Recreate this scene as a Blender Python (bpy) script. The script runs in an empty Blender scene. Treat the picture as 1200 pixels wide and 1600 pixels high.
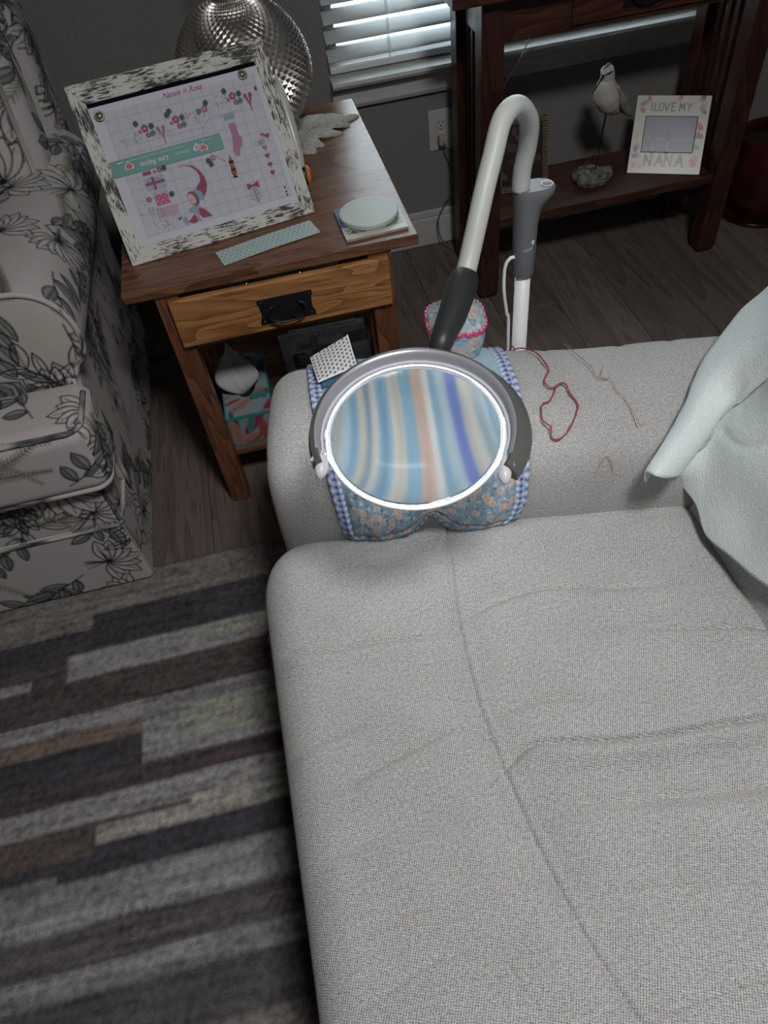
import bpy, bmesh, math, random
import numpy as np
from mathutils import Vector, Matrix, Euler
random.seed(7); np.random.seed(7)
S = bpy.context.scene; COL = S.collection
PI = math.pi
# ------------------------------------------------------------------ camera
cd = bpy.data.cameras.new('camera'); cam = bpy.data.objects.new('camera', cd); COL.objects.link(cam)
RM = Matrix(((0.97199, 0.22607, -0.06420), (-0.21417, 0.73960, -0.63806), (-0.09677, 0.63394, 0.76730)))
cam.matrix_world = Matrix.Translation((0, 0, 1.35)) @ RM.to_4x4()
cd.sensor_fit = 'VERTICAL'; cd.sensor_height = 24; cd.lens = 24 * 1150 / 1600; cd.clip_start = .02
S.camera = cam
# ------------------------------------------------------------------ light
S.view_settings.view_transform = 'Standard'; S.view_settings.look = 'None'
S.view_settings.exposure = 0.0; S.view_settings.gamma = 1; S.view_settings.use_curve_mapping = False
w = bpy.data.worlds.new('sky'); S.world = w; w.use_nodes = True
bg = w.node_tree.nodes['Background']; bg.inputs[0].default_value = (.80, .93, 1, 1); bg.inputs[1].default_value = 5.5
ld = bpy.data.lights.new('ceiling_lamp_light', 'AREA'); ld.shape = 'DISK'; ld.size = .34; ld.energy = 27.5; ld.color = (1, .985, .98)
lo = bpy.data.objects.new('ceiling_lamp_light', ld); COL.objects.link(lo); lo.location = (.34, -.12, 2.27)
LED = 42.0            # strength of the magnifier's LED diffuser

# ------------------------------------------------------------------ material helpers
def mat(name, col=(.5, .5, .5), rough=.6, metal=0, spec=.5):
    m = bpy.data.materials.new(name); m.use_nodes = True
    b = m.node_tree.nodes['Principled BSDF']
    b.inputs['Base Color'].default_value = (*col, 1); b.inputs['Roughness'].default_value = rough
    b.inputs['Metallic'].default_value = metal; b.inputs['Specular IOR Level'].default_value = spec
    return m
class NT:
    def __init__(s, m): s.t = m.node_tree; s.b = s.t.nodes['Principled BSDF']; s.m = m
    def n(s, ty, **k):
        nd = s.t.nodes.new(ty)
        for a, v in k.items(): setattr(nd, a, v)
        return nd
    def l(s, a, b): s.t.links.new(a, b)
    def setin(s, i, v):
        if hasattr(v, 'is_output'): s.l(v, i)
        else: i.default_value = v
    def math(s, op, a, b=0, c=None):
        nd = s.n('ShaderNodeMath', operation=op); s.setin(nd.inputs[0], a); s.setin(nd.inputs[1], b)
        if c is not None: s.setin(nd.inputs[2], c)
        return nd.outputs[0]
    def coord(s, kind='Object', scale=(1, 1, 1), rot=(0, 0, 0), loc=(0, 0, 0)):
        tc = s.n('ShaderNodeTexCoord'); mp = s.n('ShaderNodeMapping')
        mp.inputs['Scale'].default_value = scale; mp.inputs['Rotation'].default_value = rot; mp.inputs['Location'].default_value = loc
        s.l(tc.outputs[kind], mp.inputs[0]); return mp.outputs[0]
    def noise(s, vec, scale, detail=3, rough=.5, dist=0):
        nd = s.n('ShaderNodeTexNoise'); s.l(vec, nd.inputs['Vector'])
        nd.inputs['Scale'].default_value = scale; nd.inputs['Detail'].default_value = detail
        nd.inputs['Roughness'].default_value = rough; nd.inputs['Distortion'].default_value = dist
        return nd.outputs[0]
    def ramp(s, fac, stops):
        nd = s.n('ShaderNodeValToRGB'); s.setin(nd.inputs[0], fac); e = nd.color_ramp.elements
        while len(e) < len(stops): e.new(.5)
        for k, (p, c) in enumerate(stops): e[k].position = p; e[k].color = (*c, 1)
        return nd.outputs[0]
    def mix(s, fac, a, b, mode='MIX'):
        nd = s.n('ShaderNodeMix', data_type='RGBA', blend_type=mode)
        s.setin(nd.inputs[0], fac)
        for i, v in ((6, a), (7, b)):
            if hasattr(v, 'is_output'): s.l(v, nd.inputs[i])
            else: nd.inputs[i].default_value = (*v, 1)
        return nd.outputs[2]
    def bump(s, h, dist=.001, strength=1):
        nd = s.n('ShaderNodeBump'); nd.inputs['Distance'].default_value = dist; nd.inputs['Strength'].default_value = strength
        s.l(h, nd.inputs['Height']); s.l(nd.outputs[0], s.b.inputs['Normal'])
    def col(s, c): s.l(c, s.b.inputs['Base Color'])
def speck(name, col, rough=.7, scale=60, amt=.12, bump=.0006, metal=0, spec=.4):
    m = mat(name, col, rough, metal, spec); t = NT(m); v = t.coord()
    f = t.noise(v, scale, 4); c2 = tuple(max(0, c * (1 - 2 * amt)) for c in col); c3 = tuple(min(1, c * (1 + amt)) for c in col)
    t.col(t.ramp(f, [(.3, c2), (.7, c3)])); t.bump(f, bump); return m
def wood(name, dark, light, axis='x', rough=.42, rings=9, fine=120):
    m = mat(name, light, rough, 0, .45); t = NT(m)
    sc = {'x': (.16, 1, 1), 'y': (1, .16, 1), 'z': (1, 1, .13)}[axis]
    v = t.coord('Object', sc)
    base = t.noise(v, rings * .55, 3, .5, .7)
    rg = t.math('FRACT', t.math('MULTIPLY', base, 13))
    rg = t.math('POWER', rg, 1.6)
    fn = t.noise(v, fine, 6, .7); pores = t.noise(t.coord('Object', tuple(c if c != min(sc) else c * .35 for c in sc)), fine * 2.4, 2)
    f = t.math('MULTIPLY_ADD', fn, .55, t.math('MULTIPLY', rg, .45))
    c = t.ramp(f, [(.22, light), (.5, tuple((a + b) / 2 for a, b in zip(dark, light))), (.8, dark)])
    c = t.mix(t.ramp(pores, [(.56, (0, 0, 0)), (.66, (.55, .55, .55))]), c, tuple(k * .55 for k in dark))
    t.col(c); t.bump(t.math('SUBTRACT', 1, f), .0006); return m
def cloth_weave():
    m = mat('grey_tweed', (.5, .5, .5), .92, 0, .15); t = NT(m)
    tc = t.n('ShaderNodeUVMap'); uv = tc.outputs[0]
    wob = t.noise(uv, 190, 3); sp = t.n('ShaderNodeSeparateXYZ'); t.l(uv, sp.inputs[0])
    P = 2 * PI / .0041
    a = t.math('MULTIPLY_ADD', t.math('ADD', sp.outputs[0], t.math('MULTIPLY', sp.outputs[1], .5)), P, t.math('MULTIPLY', wob, 6.0))
    b = t.math('MULTIPLY_ADD', t.math('SUBTRACT', sp.outputs[1], t.math('MULTIPLY', sp.outputs[0], .35)), P * 1.12, t.math('MULTIPLY', wob, 6.0))
    wv = t.math('MULTIPLY', t.math('SINE', a), t.math('SINE', b))
    fn = t.noise(uv, 620, 3, .7); fn2 = t.noise(uv, 230, 3, .6); big = t.noise(uv, 14, 4)
    h = t.math('MULTIPLY_ADD', wv, .5, .5)
    f = t.math('MULTIPLY_ADD', h, .31, t.math('MULTIPLY_ADD', fn, .62, t.math('MULTIPLY', fn2, .34)))
    f = t.math('SUBTRACT', f, .115)
    c = t.ramp(f, [(.30, (.135, .132, .130)), (.50, (.375, .370, .362)), (.70, (.66, .655, .645))])
    c = t.mix(.25, c, t.ramp(big, [(.35, (.40, .39, .375)), (.65, (.62, .61, .59))]), 'SOFT_LIGHT')
    t.col(c); t.bump(f, .0016, 1)
    t.b.inputs['Sheen Weight'].default_value = .15
    return m
def attr_mat(name, rough=.8, weave=0, spec=.3, dirty=0, gain=1):
    m = mat(name, (.8, .8, .8), rough, 0, spec); t = NT(m)
    at = t.n('ShaderNodeAttribute', attribute_name='Col'); c = at.outputs[0]
    v = t.coord('Object')
    if dirty:
        c = t.mix(dirty, c, t.ramp(t.noise(v, 320, 4, .7), [(.3, (.25, .25, .25)), (.7, (.9, .9, .9))]), 'OVERLAY')
    t.col(c)
    if weave: t.bump(t.noise(v, weave, 4, .7), .0007, .7)
    return m
M = {}
M['tweed'] = cloth_weave()
M['wall'] = speck('wall_paint', (.212, .210, .204), .85, 90, .05, .0006)
M['ceil'] = speck('ceiling_paint', (.55, .54, .52), .9, 60, .05)
M['trim'] = speck('white_trim_paint', (.50, .49, .48), .45, 40, .04, .0002)
M['oakx'] = wood('brown_oak_x', (.085, .034, .017), (.205, .100, .056), 'x', .24)
M['oaky'] = wood('brown_oak_y', (.075, .030, .015), (.205, .098, .052), 'y', .38)
M['oakz'] = wood('brown_oak_z', (.085, .030, .013), (.215, .090, .042), 'z', .42)
M['honey'] = wood('honey_oak', (.19, .072, .022), (.47, .225, .085), 'x', .4, 15, 90)
M['darkx'] = wood('dark_cherry_x', (0.0320, 0.0104, 0.0072), (0.0920, 0.0336, 0.0224), 'x', .35)
M['darky'] = wood('dark_cherry_y', (0.0240, 0.0088, 0.0072), (0.0680, 0.0256, 0.0192), 'y', .25)
M['darkz'] = wood('dark_cherry_z', (0.0208, 0.0072, 0.0056), (0.0624, 0.0208, 0.0144), 'z', .35)
M['plank'] = wood('floor_plank', (.105, .080, .068), (.165, .130, .112), 'y', .5, 6, 80)
M['plank2'] = wood('floor_plank_dark', (.092, .071, .060), (.148, .116, .100), 'y', .5, 6, 80)
M['plank3'] = wood('floor_plank_pale', (.118, .092, .078), (.185, .147, .126), 'y', .5, 6, 80)
M['black'] = speck('black_iron', (.012, .012, .016), .38, 90, .2, .0003)
M['white_pl'] = mat('white_plastic', (.78, .78, .80), .4)
M['silicone'] = mat('white_silicone', (.50, .525, .50), .45)
M['grey_pl'] = mat('grey_plastic', (.145, .148, .160), .42)
M['dark_pl'] = mat('dark_grey_plastic', (.026, .028, .030), .45)
M['hood'] = mat('olive_grey_plastic', (.105, .11, .10), .42)
M['silver_pl'] = mat('silver_plastic', (.42, .42, .46), .3, .35)
M['chrome'] = mat('silver_metal', (.60, .575, .54), .33, 1)
M['satin'] = mat('satin_nickel', (.40, .385, .37), .35, .9)
M['towel'] = speck('mint_terry', (.70, .765, .76), .95, 420, .06, .0016)
M['paper'] = attr_mat('printed_paper', .6)
M['floral'] = attr_mat('floral_upholstery', .9, 500, .15)
M['print'] = attr_mat('printed_cloth', .85, 700, .2)
M['gloss'] = attr_mat('glazed_print', .3, 0, .5)
M['rug'] = attr_mat('rug_pile', .97, 260, .1, .55)
def glass_mat(name, rough=0, ior=1.5, col=(1, 1, 1)):
    m = mat(name, col, rough); b = m.node_tree.nodes['Principled BSDF']
    b.inputs['Transmission Weight'].default_value = 1; b.inputs['IOR'].default_value = ior; return m
M['glass'] = glass_mat('window_glass'); M['lens'] = glass_mat('lens_glass', .07, 1.5, (.97, .99, 1))
M['led'] = mat('led_diffuser', (1, 1, 1)); b_ = M['led'].node_tree.nodes['Principled BSDF']
b_.inputs['Emission Color'].default_value = (.92, .96, 1, 1); b_.inputs['Emission Strength'].default_value = LED
M['glow'] = mat('led_glow_ring', (1, 1, 1)); b_ = M['glow'].node_tree.nodes['Principled BSDF']
b_.inputs['Emission Color'].default_value = (.92, .96, 1, 1); b_.inputs['Emission Strength'].default_value = 2.2
M['redthread'] = mat('red_thread', (.30, .045, .065), .8)
M['palethread'] = mat('pale_thread', (.38, .20, .20), .8)

# ------------------------------------------------------------------ geometry helpers: G = (verts, faces, uvs or None)
def fixn(me):
    b = bmesh.new(); b.from_mesh(me); bmesh.ops.recalc_face_normals(b, faces=b.faces); b.to_mesh(me); b.free()
def mk(name, G, m, parent=None, loc=None, rot=None, smooth=False, bevel=0, col=None, seg=2):
    V, F = G[0], G[1]; UV = G[2] if len(G) > 2 else None
    me = bpy.data.meshes.new(name); me.from_pydata([tuple(v) for v in V], [], [tuple(int(i) for i in f) for f in F]); me.validate(); fixn(me)
    me.materials.append(m)
    if UV is not None:
        li = np.empty(len(me.loops), int); me.loops.foreach_get('vertex_index', li)
        ul = me.uv_layers.new(name='UVMap'); ul.data.foreach_set('uv', np.asarray(UV, float)[li].ravel())
    if col is not None:
        at = me.color_attributes.new(name='Col', type='FLOAT_COLOR', domain='POINT')
        c = np.ones((len(V), 4)); c[:, :3] = col; at.data.foreach_set('color', c.ravel())
    if smooth: me.polygons.foreach_set('use_smooth', [True] * len(me.polygons))
    o = bpy.data.objects.new(name, me); COL.objects.link(o)
    if parent: o.parent = parent
    if loc is not None: o.location = loc
    if rot is not None: o.rotation_euler = rot
    if bevel:
        b = o.modifiers.new('bevel', 'BEVEL'); b.width = bevel; b.segments = seg; b.limit_method = 'ANGLE'; b.angle_limit = .7
    return o
def tag(o, label=None, cat=None, group=None, kind=None):
    if label: o['label'] = label
    if cat: o['category'] = cat
    if group: o['group'] = group
    if kind: o['kind'] = kind
    return o
def thing(name, label, cat, loc=(0, 0, 0), rz=0, group=None):
    o = bpy.data.objects.new(name, None); o.empty_display_size = .05; COL.objects.link(o)
    o.location = loc; o.rotation_euler = (0, 0, rz); return tag(o, label, cat, group)
def join(*Gs):
    V, F, U, n = [], [], [], 0; hasuv = all(len(g) > 2 and g[2] is not None for g in Gs)
    for g in Gs:
        V += [tuple(v) for v in g[0]]; F += [tuple(i + n for i in f) for f in g[1]]; n += len(g[0])
        if hasuv: U += [tuple(u) for u in g[2]]
    return (V, F, U) if hasuv else (V, F)
def box(x0, x1, y0, y1, z0, z1):
    V = [(x, y, z) for z in (z0, z1) for y in (y0, y1) for x in (x0, x1)]
    return V, [(0, 2, 3, 1), (4, 5, 7, 6), (0, 1, 5, 4), (1, 3, 7, 5), (3, 2, 6, 7), (2, 0, 4, 6)]
def shift(G, d): return ([(v[0] + d[0], v[1] + d[1], v[2] + d[2]) for v in G[0]],) + tuple(G[1:])
def xf(G, Mx): return ([tuple(Mx @ Vector(v)) for v in G[0]],) + tuple(G[1:])
def prism(pts, z0, z1):
    n = len(pts); V = [(x, y, z0) for x, y in pts] + [(x, y, z1) for x, y in pts]
    F = [tuple(range(n))[::-1], tuple(range(n, 2 * n))] + [(i, (i + 1) % n, n + (i + 1) % n, n + i) for i in range(n)]
    return V, F
def lathe(prof, n=32, cap=True):
    V, F = [], []
    for r, z in prof:
        for k in range(n): a = 2 * PI * k / n; V.append((r * math.cos(a), r * math.sin(a), z))
    for j in range(len(prof) - 1):
        for k in range(n): F.append((j * n + k, j * n + (k + 1) % n, (j + 1) * n + (k + 1) % n, (j + 1) * n + k))
    if cap: F.append(tuple(range(n))[::-1]); F.append(tuple((len(prof) - 1) * n + k for k in range(n)))
    return V, F
def catmull(P, sub=8):
    P = [np.array(p, float) for p in P]; Q = [2 * P[0] - P[1]] + P + [2 * P[-1] - P[-2]]; out = []
    for i in range(1, len(Q) - 2):
        for k in range(sub):
            t = k / sub; a, b, c, d = Q[i - 1:i + 3]
            out.append(.5 * ((2 * b) + (c - a) * t + (2 * a - 5 * b + 4 * c - d) * t * t + (3 * b - a - 3 * c + d) * t ** 3))
    out.append(P[-1]); return out
def tube(P, r, n=10, cap=True, closed=False):
    P = [np.array(p, float) for p in P]; m = len(P); R = r if hasattr(r, '__len__') else [r] * m
    V, F = [], []; up = None
    for i in range(m):
        a = P[(i - 1) % m] if (closed or i > 0) else P[i]; b = P[(i + 1) % m] if (closed or i < m - 1) else P[i]
        T = b - a; T = T / (np.linalg.norm(T) + 1e-12)
        if up is None:
            up = np.array([0, 0, 1.]) if abs(T[2]) < .9 else np.array([1., 0, 0])
        N = up - T * np.dot(up, T); N /= np.linalg.norm(N) + 1e-12; B = np.cross(T, N); up = N
        for k in range(n):
            an = 2 * PI * k / n; V.append(P[i] + R[i] * (math.cos(an) * N + math.sin(an) * B))
    L = m if closed else m - 1
    for i in range(L):
        for k in range(n):
            j = (i + 1) % m; F.append((i * n + k, i * n + (k + 1) % n, j * n + (k + 1) % n, j * n + k))
    if cap and not closed: F.append(tuple(range(n))[::-1]); F.append(tuple((m - 1) * n + k for k in range(n)))
    return V, F
def grid(X, Y, Z, U=None, W=None):
    a, b = X.shape; V = np.stack([X, Y, Z], -1).reshape(-1, 3)
    idx = np.arange(a * b).reshape(a, b)
    F = np.stack([idx[:-1, :-1], idx[1:, :-1], idx[1:, 1:], idx[:-1, 1:]], -1).reshape(-1, 4)
    return (V, F) if U is None else (V, F, np.stack([U, W], -1).reshape(-1, 2))
def rbox(sx, sy, sz, r, n=6, m=1, puff=0, cuts=14):
    """rounded, slightly puffed cushion block centred on the origin; uv in metres"""
    V, F, U = [], [], []; h = np.array([sx, sy, sz]) / 2
    for ax in range(3):
        for sg in (-1, 1):
            a1, a2 = (ax + 1) % 3, (ax + 2) % 3
            n1 = max(cuts, int(2 * h[a1] / (m * .02)) + 4); n2 = max(cuts, int(2 * h[a2] / (m * .02)) + 4)
            s, t = np.meshgrid(np.linspace(-1, 1, n1), np.linspace(-1, 1, n2), indexing='ij')
            P = np.zeros(s.shape + (3,)); P[..., a1] = s * h[a1]; P[..., a2] = t * h[a2]; P[..., ax] = sg * h[ax]
            inner = np.clip(P, -(h - r), h - r); D = P - inner
            D /= np.linalg.norm(D, axis=-1, keepdims=True) + 1e-9; P = inner + D * r
            P[..., ax] += sg * puff * (1 - s ** 4) * (1 - t ** 4)
            base = len(V); V += [tuple(p) for p in P.reshape(-1, 3)]
            if ax == 0: uu, vv = P[..., 1] + sg * h[0] + (3 if sg > 0 else 5), P[..., 2]
            elif ax == 1: uu, vv = P[..., 0], P[..., 2] + (0 if sg < 0 else 1.3)
            else: uu, vv = P[..., 0], P[..., 1] + h[2] + h[1]
            U += [tuple(u) for u in np.stack([uu, vv], -1).reshape(-1, 2)]
            for i in range(n1 - 1):
                for j in range(n2 - 1):
                    q = [base + i * n2 + j, base + (i + 1) * n2 + j, base + (i + 1) * n2 + j + 1, base + i * n2 + j + 1]
                    F.append(tuple(q if sg > 0 else q[::-1]))
    return V, F, U
def rrect(x0, x1, y0, y1, r, n=6):
    P = []
    for cx, cy, a0 in ((x1 - r, y1 - r, 0), (x0 + r, y1 - r, 90), (x0 + r, y0 + r, 180), (x1 - r, y0 + r, 270)):
        for k in range(n + 1):
            a = math.radians(a0 + 90 * k / n); P.append((cx + r * math.cos(a), cy + r * math.sin(a)))
    return P
def fan_disc(c, r, n=32):
    V = [tuple(c)] + [(c[0] + r * math.cos(2 * PI * k / n), c[1] + r * math.sin(2 * PI * k / n), c[2]) for k in range(n)]
    return V, [(0, k + 1, (k + 1) % n + 1) for k in range(n)]
# ------------------------------------------------------------------ print canvas (flat prints only, sampled onto mesh vertices)
class Canvas:
    def __init__(s, w, h, res, bg):
        s.w, s.h, s.res = w, h, res; s.nx, s.ny = int(round(w / res)), int(round(h / res))
        s.A = np.zeros((s.ny, s.nx, 3)); s.A[:] = bg
    def _win(s, x0, x1, y0, y1, wrap=False):
        i0, i1 = int(x0 / s.res) - 2, int(x1 / s.res) + 3; j0, j1 = int(y0 / s.res) - 2, int(y1 / s.res) + 3
        if not wrap: i0, j0, i1, j1 = max(i0, 0), max(j0, 0), min(i1, s.nx), min(j1, s.ny)
        if i1 <= i0 or j1 <= j0: return None
        I, J = np.arange(i0, i1), np.arange(j0, j1); X, Y = np.meshgrid((I + .5) * s.res, (J + .5) * s.res)
        return X, Y, np.ix_(J % s.ny, I % s.nx)
    def _put(s, ix, a, col):
        a = a[..., None]; s.A[ix] = s.A[ix] * (1 - a) + np.array(col) * a
    def line(s, pts, wd, col, al=1, wrap=False):
        n = len(pts); W = wd if hasattr(wd, '__len__') else [wd] * n
        for k in range(n - 1):
            (x0, y0), (x1, y1) = pts[k], pts[k + 1]; r = max(W[k], W[k + 1]) / 2 + s.res
            q = s._win(min(x0, x1) - r, max(x0, x1) + r, min(y0, y1) - r, max(y0, y1) + r, wrap)
            if q is None: continue
            X, Y, ix = q; dx, dy = x1 - x0, y1 - y0; L = dx * dx + dy * dy + 1e-12
            t = np.clip(((X - x0) * dx + (Y - y0) * dy) / L, 0, 1); d = np.hypot(X - x0 - t * dx, Y - y0 - t * dy)
            ww = (W[k] + (W[k + 1] - W[k]) * t) / 2
            s._put(ix, np.clip((ww - d) / s.res + .5, 0, 1) * al, col)
    def ell(s, cx, cy, rx, ry, col, rot=0, al=1, wrap=False):
        r = max(rx, ry); q = s._win(cx - r, cx + r, cy - r, cy + r, wrap)
        if q is None: return
        X, Y, ix = q; c, sn = math.cos(rot), math.sin(rot); u = (X - cx) * c + (Y - cy) * sn; v = -(X - cx) * sn + (Y - cy) * c
        k = np.sqrt((u / rx) ** 2 + (v / ry) ** 2); s._put(ix, np.clip((1 - k) * min(rx, ry) / s.res + .5, 0, 1) * al, col)
    def poly(s, P, col, al=1, wrap=False):
        P = [tuple(p) for p in P]; xs = [p[0] for p in P]; ys = [p[1] for p in P]
        q = s._win(min(xs), max(xs), min(ys), max(ys), wrap)
        if q is None: return
        X, Y, ix = q; a = np.zeros(X.shape)
        for ox, oy in ((-.25, -.25), (.25, -.25), (-.25, .25), (.25, .25)):
            x, y = X + ox * s.res, Y + oy * s.res; ins = np.zeros(X.shape, bool)
            for i in range(len(P)):
                (x0, y0), (x1, y1) = P[i], P[i - 1]
                if y0 == y1: continue
                c = ((y0 > y) != (y1 > y)) & (x < (x1 - x0) * (y - y0) / (y1 - y0) + x0); ins ^= c
            a += ins * .25
        s._put(ix, a * al, col)
    def rect(s, x0, x1, y0, y1, col, al=1): s.poly([(x0, y0), (x1, y0), (x1, y1), (x0, y1)], col, al)
    def heart(s, cx, cy, r, col, flip=1):
        s.poly([(cx + r * 16 * math.sin(t) ** 3 / 17, cy + flip * r * (13 * math.cos(t) - 5 * math.cos(2 * t) - 2 * math.cos(3 * t) - math.cos(4 * t)) / 17) for t in np.linspace(0, 2 * PI, 40)], col)
    def at(s, U, V, wrap=False):
        x = np.asarray(U) / s.res - .5; y = np.asarray(V) / s.res - .5
        if wrap: x = x % s.nx; y = y % s.ny
        else: x = np.clip(x, 0, s.nx - 1.001); y = np.clip(y, 0, s.ny - 1.001)
        i, j = np.floor(x).astype(int), np.floor(y).astype(int); fx, fy = (x - i)[..., None], (y - j)[..., None]
        i1, j1 = (i + 1) % s.nx, (j + 1) % s.ny; i %= s.nx; j %= s.ny; A = s.A
        return (A[j, i] * (1 - fx) + A[j, i1] * fx) * (1 - fy) + (A[j1, i] * (1 - fx) + A[j1, i1] * fx) * fy
    def sheet(s, name, m, parent, step=None, z=lambda x, y: 0 * x, loc=None, rot=None, x0=0, y0=0, th=0):
        st = step or s.res; nx, ny = int(s.w / st) + 1, int(s.h / st) + 1
        X, Y = np.meshgrid(np.linspace(0, s.w, nx), np.linspace(0, s.h, ny), indexing='ij')
        G = grid(X + x0, Y + y0, z(X, Y)); return mk(name, G, m, parent, loc, rot, smooth=True, col=s.at(X.ravel(), Y.ravel()))
STROKES = {'I': [[(.5, 0), (.5, 1)]], 'L': [[(.1, 1), (.1, 0), (.8, 0)]], 'O': [[(.5 + .42 * math.cos(t), .5 + .5 * math.sin(t)) for t in np.linspace(0, 2 * PI, 14)]],
 'V': [[(0, 1), (.5, 0), (1, 1)]], 'E': [[(.8, 1), (.1, 1), (.1, 0), (.8, 0)], [(.1, .5), (.7, .5)]], 'M': [[(0, 0), (.1, 1), (.5, .3), (.9, 1), (1, 0)]],
 'Y': [[(0, 1), (.5, .5), (1, 1)], [(.5, .5), (.4, 0)]], 'N': [[(0, 0), (.05, 1), (.85, 0), (.9, 1)]], 'A': [[(0, 0), (.5, 1), (1, 0)], [(.2, .38), (.8, .38)]]}
def write(cv, ch, x, y, sz, col, wd, sl=0):
    for st in STROKES[ch]: cv.line([(x + (a + sl * b) * sz * .7, y + b * sz) for a, b in st], wd, col)
def text(body, size, m, parent, loc, rot, shear=0, depth=.0003, name='lettering'):
    c = bpy.data.curves.new(name, 'FONT'); c.body = body; c.size = size; c.shear = shear; c.extrude = depth; c.align_x = 'CENTER'; c.align_y = 'CENTER'
    o = bpy.data.objects.new(name, c); COL.objects.link(o); bpy.context.view_layer.update()
    me = bpy.data.meshes.new_from_object(o.evaluated_get(bpy.context.evaluated_depsgraph_get())); bpy.data.objects.remove(o)
    q = bpy.data.objects.new(name, me); COL.objects.link(q); me.materials.clear(); me.materials.append(m)
    q.parent = parent; q.location = loc; q.rotation_euler = rot; return q

# ------------------------------------------------------------------ setting: floor, walls, window
def struct(name, G, m, parent=None, bevel=0):
    o = mk(name, G, m, parent, bevel=bevel)
    if not parent: o['kind'] = 'structure'
    return o
WY = 2.234; XL, XR, YB, ZC = -2.3, 3.0, -2.3, 2.45
floor = struct('floor', box(XL, XR, YB, WY, -.06, -.012), M['plank2'])
pw = .182; i = 0; PLM = {}
x = XL
while x < XR - .01:
    x1 = min(x + pw, XR); y = YB - random.random() * 1.1
    while y < WY:
        y1 = y + 1.22; a, b = max(y, YB), min(y1, WY)
        if b - a > .02:
            mm = random.choice([M['plank'], M['plank2'], M['plank3'], M['plank']])
            o = mk('plank', box(-(x1 - x) / 2 + .0006, (x1 - x) / 2 - .0006, -(b - a) / 2 + .0006, (b - a) / 2 - .0006, -.012, 0), mm, floor, ((x + x1) / 2, (a + b) / 2, 0), bevel=.0012, seg=1)
        y = y1
    x = x1
struct('ceiling', box(XL, XR, YB, WY, ZC, ZC + .05), M['ceil'])
wx0, wx1, wz0, wz1 = .257, 1.43, .556, 1.90
struct('wall_back', join(box(XL, wx0, WY, WY + .14, 0, ZC), box(wx1, XR, WY, WY + .14, 0, ZC), box(wx0, wx1, WY, WY + .14, 0, wz0), box(wx0, wx1, WY, WY + .14, wz1, ZC)), M['wall'])
struct('wall_left', box(XL - .1, XL, YB, WY, 0, ZC), M['wall'])
struct('wall_right', box(XR, XR + .1, YB, WY, 0, ZC), M['wall'])
struct('wall_front', box(XL, XR, YB - .1, YB, 0, ZC), M['wall'])
def bb(G, n_): struct(n_, G, M['trim'], bevel=.004)
bb(join(box(XL, XR, WY - .016, WY, 0, .095), box(XL, XR, WY - .010, WY, .095, .118)), 'baseboard_back')
win = struct('window_1', join(box(wx0, wx0 + .04, WY + .07, WY + .13, wz0, wz1), box(wx1 - .04, wx1, WY + .07, WY + .13, wz0, wz1),
      box(wx0 + .04, wx1 - .04, WY + .07, WY + .13, wz0, wz0 + .045), box(wx0 + .04, wx1 - .04, WY + .07, WY + .13, wz1 - .04, wz1), box(wx0 + .04, wx1 - .04, WY + .075, WY + .12, 1.2, 1.245)), M['trim'], bevel=.003)
mk('pane', box(wx0 + .04, wx1 - .04, WY + .095, WY + .099, wz0 + .045, 1.2), M['glass'], win)
mk('pane', box(wx0 + .04, wx1 - .04, WY + .105, WY + .109, 1.245, wz1 - .04), M['glass'], win)
# moulded stool and apron under the window
prof = [(WY + .07, .556), (WY - .050, .556), (WY - .056, .549), (WY - .052, .541), (WY - .034, .537), (WY - .024, .530), (WY - .024, .522), (WY - .016, .514), (WY - .018, .500), (WY - .022, .486), (WY - .018, .476), (WY - .001, .474), (WY - .001, .535), (WY + .07, .535)]
def ext(prof, x0, x1):
    n = len(prof); V = [(x0, y, z) for y, z in prof] + [(x1, y, z) for y, z in prof]
    return V, [tuple(range(n)), tuple(range(n, 2 * n))[::-1]] + [(i, i + n, (i + 1) % n + n, (i + 1) % n) for i in range(n)]
struct('trim_1', ext(prof, wx0 - .0, wx1 + .0), M['trim'])
struct('trim_2', join(box(wx0, wx1, WY + .0, WY + .07, .5562, .5568)), M['trim'])
# venetian blind
bl = thing('venetian_blind', 'white horizontal venetian blind hanging in the window behind the dark table', 'blind', ((wx0 + wx1) / 2, WY + .035, wz0))
M['slat'] = mat('blind_slat', (.72, .76, .76), .35, 0, .5); _b = M['slat'].node_tree.nodes['Principled BSDF']
_b.inputs['Subsurface Weight'].default_value = 0
hw = (wx1 - wx0) / 2 - .006
def slat(z, tilt):
    V = []; n = 6
    for sx in (-hw, hw):
        for s_ in (0, 1):
            for k in range(n + 1):
                d = (k / n - .5) * .050; cz = .0028 * (1 - (2 * k / n - 1) ** 2)
                V.append((sx, d * math.cos(tilt) - cz * math.sin(tilt) * 0, z + d * math.sin(tilt) + cz - s_ * .0026))
    m_ = n + 1; F = []
    for k in range(n):
        F += [(k, 2 * m_ + k, 2 * m_ + k + 1, k + 1), (m_ + k, m_ + k + 1, 3 * m_ + k + 1, 3 * m_ + k)]
    F += [(0, m_, 3 * m_, 2 * m_), (n, 2 * m_ + n, 3 * m_ + n, m_ + n)]
    for a in (0, 2 * m_): F += [(a + k, a + k + 1, a + m_ + k + 1, a + m_ + k) for k in range(n)]
    return V, F
sl0 = None; z = .047
while z < wz1 - wz0 - .05:
    if sl0 is None: sl0 = mk('slat', slat(0, math.radians(28)), M['slat'], bl, (0, 0, z), smooth=True)
    else:
        o = sl0.copy(); COL.objects.link(o); o.location = (0, 0, z)
    z += .0455
mk('bottom_rail', box(-hw, hw, -.026, .026, .004, .022), M['slat'], bl, bevel=.004)
mk('head_rail', box(-hw, hw, -.027, .027, wz1 - wz0 - .04, wz1 - wz0 - .002), M['slat'], bl, bevel=.003)
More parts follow.
